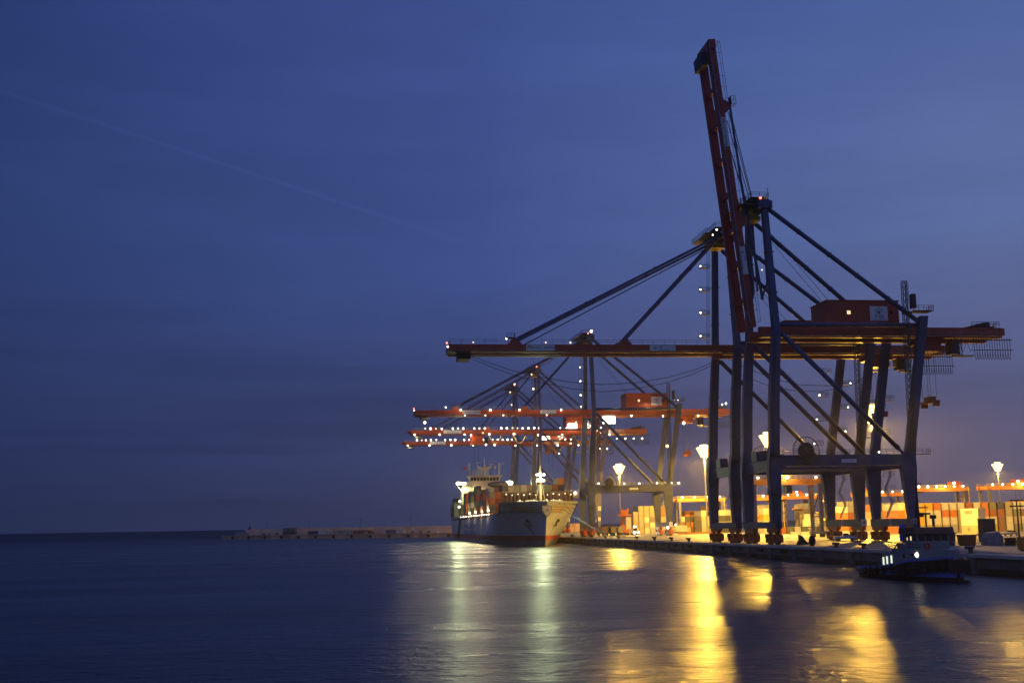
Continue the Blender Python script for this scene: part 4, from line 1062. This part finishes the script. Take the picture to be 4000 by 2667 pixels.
yard_crane(64.5, 556, 'distant lit yard crane behind the seaward legs of crane four', span=21, h=16.4, tx=.82, lamps=4)
yard_crane(88.5, 541, 'distant lit yard crane seen through the seaward legs of crane five', span=21, h=16.2, tx=.9, lamps=6)
yard_crane(116, 552, 'farthest lit yard crane, framed by the tall orange one', span=21, h=16.8, tx=.35, lamps=5)

# ------------------------------------------------------------------ vehicles and apron things
def wheel(par, x, y, z, r, w_, axis='x'):
    b = MB(); b.disc((0,0,0), r, w_, 16, axis); o = b.build('wheel', 'rubber', par, loc=(x, y, z))
    b = MB(); b.disc((0,0,0), r*.55, w_*1.08, 12, axis); b.build('rim', 'galvanised', o)
def pickup(x, y, rz, label, m='white_paint', hard=False):
    o = empty('pickup_truck' if not hard else 'parked_car', (x, y, Q), rz); tag(o, label, 'pickup truck' if not hard else 'car')
    b = MB()
    if not hard:
        b.prism([(-2.6,.55),(2.55,.55),(2.6,.95),(2.35,1.12),(1.15,1.2),(-.55,1.2),(-.55,1.15),(-2.6,1.15)], 'y', -.9, .9)
        b.prism([(-.6,1.18),(1.15,1.18),(.55,1.82),(-.45,1.84)], 'y', -.8, .8)
    else:
        b.prism([(-2.1,.35),(2.1,.35),(2.15,.75),(1.2,.95),(-1.4,1.0),(-2.1,.85)], 'y', -.85, .85)
        b.prism([(-1.5,.98),(1.15,.93),(.35,1.45),(-.9,1.48)], 'y', -.75, .75)
    bd = b.build('body', m, o)
    b = MB()
    if not hard:
        b.prism([(1.06,1.25),(.6,1.76),(.62,1.78),(1.12,1.25)], 'y', -.72, .72)
        for s in (-.815, .80):
            b.prism([(-.45,1.27),(.2,1.27),(.15,1.72),(-.38,1.74)], 'y', s, s+.015); b.prism([(.28,1.27),(.92,1.27),(.5,1.72),(.25,1.72)], 'y', s, s+.015)
    else:
        for s in (-.765, .75): b.prism([(-1.2,1.02),(.8,.98),(.3,1.38),(-.85,1.4)], 'y', s, s+.015)
        b.prism([(1.08,.98),(.42,1.42),(.45,1.44),(1.13,.98)], 'y', -.68, .68)
    b.build('windows', 'glass_dark', bd)
    for s in (-.7, .7): MB().cbox((2.6 if not hard else 2.14, s, .88 if not hard else .7), .08, .34, .2).build('headlight', 'galvanised', o)
    for wx in (-1.6, 1.65) if not hard else (-1.3, 1.3):
        for s in (-.82, .82): wheel(o, wx, s, .38, .38, .24, 'y')
    return o
pickup(24.2, 266, -.25, 'white double-cab pickup truck parked by the orange crane wheels')
pickup(78, 301, -2.6, 'pale saloon car parked behind the guard rail', 'box_cream', True)
pickup(84.5, 299, -2.7, 'dark off-road car parked beside the pale saloon car', 'box_tan', True)
# terminal tractor with its lamps on
o = empty('terminal_tractor', (26, 484.5, Q)); tag(o, 'terminal tractor with dazzling headlights on the apron by crane three', 'tractor')
b = MB(); b.box(-1.2,1.2,0,5.2,.7,1.2); b.box(-1.2,.5,.2,1.9,1.2,3.2); cabb = b.build('body', 'box_cream', o)
MB().box(-1.05,.35,.14,.2,1.9,2.9).build('windscreen', 'glass_dark', o)
for s in (-.95, .95): bulb(o, (s, -.2, 1.1), 'lamp_white', .75, 'headlight')
for s in (-.9, -.2): bulb(o, (s, .1, 3.5), 'lamp_white', .6, 'roof_lamp')
for s in (-1, 1):
    for wy in (.9, 4.2): wheel(o, s, wy, .5, .5, .4)
light('headlight_beam', 'SPOT', (26, 483.9, Q+1.2), 3000, WARM, None, .4, 120, .5, (26, 470, Q))
# reach stacker
o = empty('reach_stacker', (24.4, 500, Q)); tag(o, 'orange reach stacker with raised mast in front of the container block', 'reach stacker')
b = MB(); b.box(-1.9,1.9,0,6.5,.9,2.2); b.box(-1.0,1.0,2,4,2.2,4.2); b.bar((0,5.5,3.6),(0,-.5,9.2),.9,1.0); b.build('body', 'truck_orange', o)
b = MB(); b.box(-3.1,3.1,-1.6,-.4,8.1,8.8); b.box(-1.6,1.6,-1.8,-.2,8.8,10.6); b.box(-1.9,-1.2,-1.6,-1,10.2,11.4); b.box(1.2,1.9,-1.6,-1,10.2,11.4); b.build('spreader', 'truck_orange', o)
for s in (-1.7, 1.7):
    for wy in (.9, 5.4): wheel(o, s, wy, .8, .8, .7)
# trailer with a lettered box, box itself is its own thing
def chassis(x, y, label, L=12.4, rz=0):
    o = empty('container_trailer', (x, y, Q), rz); tag(o, label, 'trailer', 'container trailers on the apron')
    b = MB(); b.box(-.5,.5,0,L,.85,1.1); b.box(-1.2,1.2,.1,.4,.9,1.12); b.box(-1.2,1.2,L-.4,L-.1,.9,1.12); b.box(-1,-.8,2,2.2,.1,.9); b.box(.8,1,2,2.2,.1,.9); b.build('frame', 'dark_steel', o)
    for wy in (L-3.6, L-2.4, L-1.2):
        for s in (-.95, .95): wheel(o, s, wy, .48, .48, .45)
    return o
chassis(47.2, 484, 'trailer carrying the lettered cream container by crane four', rz=PI/2)
container(47.2, 484, Q+1.14, 12.19, 'cream', 'cream container with lettering on a trailer beside the landside legs of crane three', 'boxes on trailers', rz=PI/2, text=[('x','MAERSK',.95,.8,1.75),('x','SEALAND',.95,.8,.7)])
for x, y, n in ((13.6, 487.2, 'brown'), (17.0, 486.8, 'first tan'), (19.9, 486.5, 'second tan')): chassis(x, y, 'trailer underneath the %s container by crane three' % n)
# low concrete barrier line and kerb blocks on the landward edge of the apron
for k in range(6):
    o = MB().prism([(-.4,0),(.4,0),(.2,.5),(.15,1.0),(-.15,1.0),(-.2,.5)], 'x', 0, 2.9).build('concrete_barrier', 'box_rust', None, loc=(42+3.0*k, 478-.4*k, Q+.005)); tag(o, 'rust-stained concrete barrier, %s of the low line by the lettered trailer' % NTH[k], 'barrier', 'line of concrete barriers')
for k in range(9):
    o = MB().prism([(-.4,0),(.4,0),(.2,.5),(.15,1.1),(-.15,1.1),(-.2,.5)], 'x', 0, 3.2).build('concrete_barrier', 'concrete', None, loc=(59+3.3*k, 395-.7*k, Q+.005)); tag(o, 'pale concrete barrier, %s from the sea in the line behind crane five' % NTH[k], 'barrier', 'barrier line behind crane five')
# guard rail and clutter on the near quay at the right
o = empty('guard_rail', (58, 262, Q)); tag(o, 'low galvanised guard rail crossing the quay in front of the container wall', 'guard rail')
b = MB(); b.box(0,90,0,.12,.95,1.1); b.box(0,90,0,.12,.5,.62)
for k in range(19): b.box(5*k,5*k+.14,.12,.26,0,1.1)
b.build('rails', 'galvanised', o)
for x, y, sx, sy_, sz, m, lab in ((17.2, 205, 3.2, 2.6, 2.3, 'dark_steel', 'dark steel bin on the quay just landward of the tug wheelhouse'), (21.0, 204, 2.6, 2.2, 1.9, 'box_rust', 'rusty open skip on the quay beside the dark steel bin'),
                             (24.2, 201, 3.0, 2.4, 2.4, 'grey_steel', 'grey tarpaulin-covered load on the quay beside the rusty skip'), (35.0, 222, 2.6, 2.0, 4.6, 'dark_steel', 'tall dark switch cabinet standing on the quay'), (9.6, 165.8, 1.6, 1.2, 1.9, 'yard_orange', 'orange and dark equipment cabinet at the near quay edge')):
    o = empty('quay_bin' if 'cabinet' not in lab else 'switch_cabinet', (x, y, Q)); tag(o, lab, 'bin' if 'cabinet' not in lab else 'cabinet')
    b = MB()
    if 'cabinet' in lab: b.box(-sx/2,sx/2,-sy_/2,sy_/2,.15,sz); b.box(-sx/2-.08,sx/2+.08,-sy_/2-.08,sy_/2+.08,sz,sz+.1)
    elif 'load' in lab: b.prism([(-sx/2,0),(sx/2,0),(sx/2,sz*.6),(sx*.25,sz),(-sx*.3,sz*.92),(-sx/2,sz*.55)], 'y', -sy_/2, sy_/2)
    else: b.prism([(-sx*.42,.1),(sx*.42,.1),(sx/2,sz),(-sx/2,sz)], 'y', -sy_/2, sy_/2); b.box(-sx/2-.1,sx/2+.1,-sy_/2-.1,sy_/2+.1,sz-.2,sz+.02)
    b.build('body', m, o)
    b = MB(); b.box(-sx/2+.2,sx/2-.2,-sy_/2+.2,sy_/2-.2,0,.15)
    b.build('base', 'rubber', o)
# mooring rope heaps and old tyres
random.seed(11)
for k, (x, y) in enumerate(((26.5,199),(28.4,198),(30.2,200),(31.8,197),(33,199.5),(29.3,196),(35.5,198))):
    b = MB(); r = .7+.35*random.random()
    for j in range(4): b.ring((random.uniform(-.15,.15), random.uniform(-.15,.15), .18+.33*j), r, .18, 14, 'z', 6)
    o = b.build('rope_coil', 'rubber', None, loc=(x, y, Q)); tag(o, 'dark rope coil, %s from the tug in the heap on the quay' % NTH[k], 'rope coil', 'dark coils heaped on the quay')
for x, y, lab in ((-.9, 222.5, 'large black tyre standing upright on the quay edge left of the pickup'), ):
    o = empty('standing_tyre', (x, y, Q+1.0)); tag(o, lab, 'tyre')
    b = MB()
    for j in range(-2, 3): b.ring((0,.11*j,0), .78, .22, 20, 'y', 6)
    b.build('rubber_ring', 'rubber', o); o.rotation_euler.z = .9
o = MB().prism([(-1.4,0),(1.6,0),(.6,.5),(-.2,1.7),(-.9,2.0),(-.8,1.1)], 'y', -.5, .5).build('hose_saddle', 'dark_steel', None, loc=(3.4, 238.5, Q)); tag(o, 'dark wedge-shaped buffer stop on the crane rail beside crane five', 'buffer stop')
# lamp post at the right edge
o = empty('street_lamp', (50.5, 237, Q)); tag(o, 'unlit dark lamp post with stacked heads on the quay at the right edge', 'street lamp')
MB().tube((0,0,0),(0,0,8.4),.22,8,.14).build('pole', 'dark_steel', o)
for z in (8.4, 7.2): MB().box(-1.5,1.5,-.25,.25,z-.15,z+.15).build('lamp_head', 'dark_steel', o)
# slender masts
for x, y, h, lab in ((158, 560, 36, 'thin red radio mast rising behind the container wall'), ):
    o = empty('radio_mast', (x, y, Q)); tag(o, lab, 'mast'); MB().lattice((0,0,0),(0,0,h),1.1,1.1,18,.2).build('lattice', 'crane_orange', o); MB().cbox((.9,0,h-4),.5,.5,.9).build('antenna', 'grey_steel', o)

# ------------------------------------------------------------------ tug
tg = empty('tugboat', (-17.2, 145.6, 0), 0); tg.scale = (.9, .72, .93); tag(tg, 'small blue and white tugboat with a brown-roofed wheelhouse lying at the near quay', 'tugboat')
def sheer(s): return 1.35+1.75*max(0, (s-4)/27)**1.25+ (.25 if s > 20 else 0)
def hw_(s, z):
    u = s/30.0
    base = 4.4*(1-max(0, (u-.62)/.38)**2.3)*(1-.16*max(0, (.18-u)/.18)**2)
    return max(.05, base*(.80+.20*min(1, max(0, (z+.6)/2.4))) if u > .5 else base*(.86+.14*min(1, max(0, (z+.6)/2)))) + (max(0, u-.7)*1.6*max(0, z)/3)
b = MB(); ss = [0, .8, 2, 5, 9, 13, 16, 19, 22, 24.5, 26.5, 28, 29.2, 30]
for side in (-1, 1):
    rows = [[(side*hw_(s, z), 15.5-s, z) for z in [-.8, .1, .55, sheer(s)*.6+.2, sheer(s)]] for s in ss]
    for i in range(len(rows)-1):
        for j in range(4):
            b.mat(1 if j < 2 else 0); p = [rows[i][j], rows[i+1][j], rows[i+1][j+1], rows[i][j+1]]; b.quad(p, [(0,1,2,3)] if side < 0 else [(3,2,1,0)])
for i in range(len(ss)-1):
    a, c_ = ss[i], ss[i+1]
    b.mat(2).quad([(-hw_(a, 1)+.1,15.5-a,sheer(a)-.75),(hw_(a, 1)-.1,15.5-a,sheer(a)-.75),(hw_(c_, 1)-.1,15.5-c_,sheer(c_)-.75),(-hw_(c_, 1)+.1,15.5-c_,sheer(c_)-.75)], [(0,1,2,3)])
b.mat(0).quad([(-hw_(0,-.8),15.5,-.8),(hw_(0,-.8),15.5,-.8),(hw_(0,1.3),15.5,sheer(0)),(-hw_(0,1.3),15.5,sheer(0))], [(0,1,2,3)])
th = b.build('hull', ['tug_blue', 'rubber', 'dark_steel'], tg)
for sd in (-1, 1): MB().path([(sd*(hw_(s, sheer(s))+.12), 15.5-s, sheer(s)-.45) for s in ss], .2, 6).build('rubbing_strake', 'rubber', th)
for s in (6.5, 8.8, 11.2, 14.2, 17):
    f = MB(); z = sheer(s)-.55
    for j in (-1, 0, 1): f.ring((0,0,0), .48, .17, 16, 'x', 6)
    o = f.build('tyre_fender', 'rubber', th, loc=(-hw_(s, 1)-.32, 15.5-s, z-.1))
f = MB()
for k in range(16):
    s = 19.5+.68*k; x = -hw_(min(s, 29.9), sheer(s)-.5)-.16
    f.cbox((x, 15.5-s, sheer(s)-1.15), .5, .6, 1.5)
    f.cbox((-x, 15.5-s, sheer(s)-1.15), .5, .6, 1.5)
f.box(-1.4,1.4,-15.2,-14.5,1.2,2.8)
f.build('bow_fender', 'rubber', th)
b = MB(); b.prism([(-8.4,2.1),(6.6,.9),(6.6,2.6),(5.6,3.2),(2.2,3.55),(2.2,4.05),(-7.8,4.05),(-8.4,3.9)], 'x', -2.9, 2.9); dk = b.build('deckhouse', 'tug_white', tg)
for y, z, m in ((5.7,2.3,'tug_window'),(4.2,2.45,'tug_window'),(2.4,2.6,'tug_window')): MB().box(-2.96,-2.88,y-.28,y+.28,z-.55,z+.5).build('window', m, dk)
MB().disc((-2.93,-2.6,3.15),.33,.1,14,'x').build('porthole', 'glass_dark', dk); MB().box(-2.96,-2.88,-6.2,-5.2,3.2,3.5).build('name_plate', 'glass_dark', dk)
bulb(tg, (-2.9,-7.6,3.35), 'lamp_white', .5, 'deck_lamp')
b = MB(); b.prism([(-6.6,4.05),(1.2,4.05),(1.2,4.7),(-1.7,4.7),(-1.7,6.1),(-6.5,6.1)], 'x', -2.35, 2.35); wh = b.build('wheelhouse', 'tug_white', tg)
b = MB()
for y0, y1 in ((-6.2,-5.2),(-4.9,-3.7),(-3.4,-2.2)): b.box(-2.38,-2.34,y0,y1,5.15,5.95); b.box(2.34,2.38,y0,y1,5.15,5.95)
for k in range(4): b.box(-2.1+1.1*k,-1.2+1.1*k,-6.62,-6.4,5.15,5.95)
b.build('window', 'glass_dark', wh)
MB().box(-2.39,-2.35,-4.6,-4.1,5.2,5.75).box(-2.39,-2.35,-3.1,-2.8,5.2,5.6).build('lit_pane', 'window_lit', wh)
MB().prism([(-7.3,6.1),(-.9,6.1),(-1.3,6.85),(-6.9,6.95)], 'x', -2.9, 2.9).build('roof', 'tug_roof', wh)
MB().text('SARGAL', .52, FACE(-2.38,-4.2,4.72,'-x'), .02).text('TARRAGONA', .46, FACE(-2.38,-4.2,4.28,'-x'), .02).build('lettering', 'ink_blue', wh)
for y in (-8.0, -8.3):
    MB().ring((-1.6,y,4.5),.36,.09,16,'y',6).build('lifebuoy', 'ink_red', tg)
MB().ring((-2.45,.4,4.4),.36,.09,16,'x',6).build('lifebuoy', 'ink_red', tg)
b = MB(); b.tube((0,-1.6,6.9),(0,-1.6,13.4),.26,8,.12); b.box(-1.5,1.5,-1.75,-1.45,9.5,9.65); b.box(-1.1,1.1,-1.7,-1.5,11.6,11.72); b.box(-.9,.9,-1.7,-1.5,12.8,12.9); b.tube((0,.4,6.0),(0,-1.5,11),.09,5)
b.cbox((0,-2.2,8.6),.9,.9,.6); b.tube((0,-4.4,7),(0,-4.4,8.6),.12,6); b.box(-.2,.2,-5.8,-3.1,8.6,8.85); b.tube((.6,-5.6,7),(.6,-5.6,8.2),.2,8); b.cbox((.6,-5.6,8.3),.7,.7,.5)
b.rail([(-2.2,-6.6,6.95),(-2.2,-2.6,6.95)], .8, .8, .05); b.cbox((0,.8,5.8),2.6,1.7,1.7)
b.build('mast', 'dark_steel', tg)
b = MB(); b.tube((-1.1,2.0,5.0),(-1.1,2.0,7.3),.5,12); b.tube((1.1,2.0,5.0),(1.1,2.0,7.3),.5,12); b.build('funnel', 'tug_blue', tg)
b = MB(); b.box(-1.2,1.2,8.6,10.6,.7,1.9); b.tube((-1.6,11.5,1.4),(1.6,11.5,1.4),.4,10); b.box(-1.3,1.3,6.7,7.2,.8,3.4); b.tube((-1.5,7,2.8),(0,7.4,4.6),.12,6)
b.build('towing_gear', 'dark_steel', tg)
b = MB(); b.rail([(-2.8,6.4,2.9),(-2.8,2.2,4.0),(-2.8,-7.6,4.05),(2.6,-7.8,4.05)], .9, 1, .05); b.build('handrail', 'galvanised', tg)

# ------------------------------------------------------------------ lamps that are lit in the photograph
# ship floods (bridge wings and foremast)
for x, y, z, pw in ((SHX-14.8, BW+206, 29.8, 22000), (SHX+14, BW+206, 29.8, 22000), (SHX, BW+7.6, 25.4, 16000)):
    light('ship_flood', 'SPOT', (x, y, z), pw, LIME, None, .9, 175, .1, (x, y-12, 0))
for s in (52, 78, 106, 136): light('deck_light', 'POINT', (SHX-B_-.5, BW+s, 13.4), 2200, WARM, None, .4)
# floods under the crane booms that work the ship, and the working crane beside it
for Y0, zs, pw, xs in ((585, 1.10, 1500, range(-58, 50, 12)), (672, 1.112, 1500, range(-58, 50, 12)), (448.1, 1.032, 1100, range(-50, 56, 15))):
    for x in xs: light('boom_flood', 'SPOT', (x, Y0+1.2, Q+50.2*zs), pw*.4, WARM, None, .6, 176, .2, (x, Y0+5, 10))
    for x in (-60, -47, -34, -21, -8): light('underboom_flood', 'SPOT', (x, Y0+4.2, Q+45.1*zs), 2000, WARM, None, .6, 177, .03, (x, Y0+4.2, 0))
# trolley lamps on the yard cranes
for x, y in ((142, 446), (166, 430), (140, 505), (35, 332)):
    light('yard_crane_flood', 'SPOT', (x, y-1.2, Q+18.6), 2500, WARM, None, .5, 170, .2, (x, y+4, 0))

# ------------------------------------------------------------------ render
SC.render.engine = 'CYCLES'
c_ = SC.cycles
c_.use_denoising = True
c_.max_bounces = 6; c_.diffuse_bounces = 2; c_.glossy_bounces = 3; c_.transmission_bounces = 2
c_.sample_clamp_indirect = 6; c_.sample_clamp_direct = 0
c_.caustics_reflective = False; c_.caustics_refractive = False
c_.use_light_tree = True
SC.view_settings.view_transform = 'Standard'; SC.view_settings.look = 'None'
SC.view_settings.exposure = 0; SC.view_settings.gamma = 1
# ------------------------------------------------------------------ thin haze added for lamp halos: one even volume over the port
hm = bpy.data.materials.new('haze'); hm.use_nodes = True
nt = hm.node_tree
for n_ in list(nt.nodes):
    if n_.type == 'BSDF_PRINCIPLED': nt.nodes.remove(n_)
pv = nt.nodes.new('ShaderNodeVolumePrincipled'); pv.inputs['Color'].default_value = (.9, .92, .95, 1)
pv.inputs['Density'].default_value = 0.8e-4; pv.inputs['Anisotropy'].default_value = .75
nt.links.new(pv.outputs[0], [n_ for n_ in nt.nodes if n_.type == 'OUTPUT_MATERIAL'][0].inputs['Volume'])
MAT['haze'] = hm
hz = MB().box(HX0, HX1, HY0, HY1, -8, 135).build('haze', 'haze'); kind(hz, 'stuff')
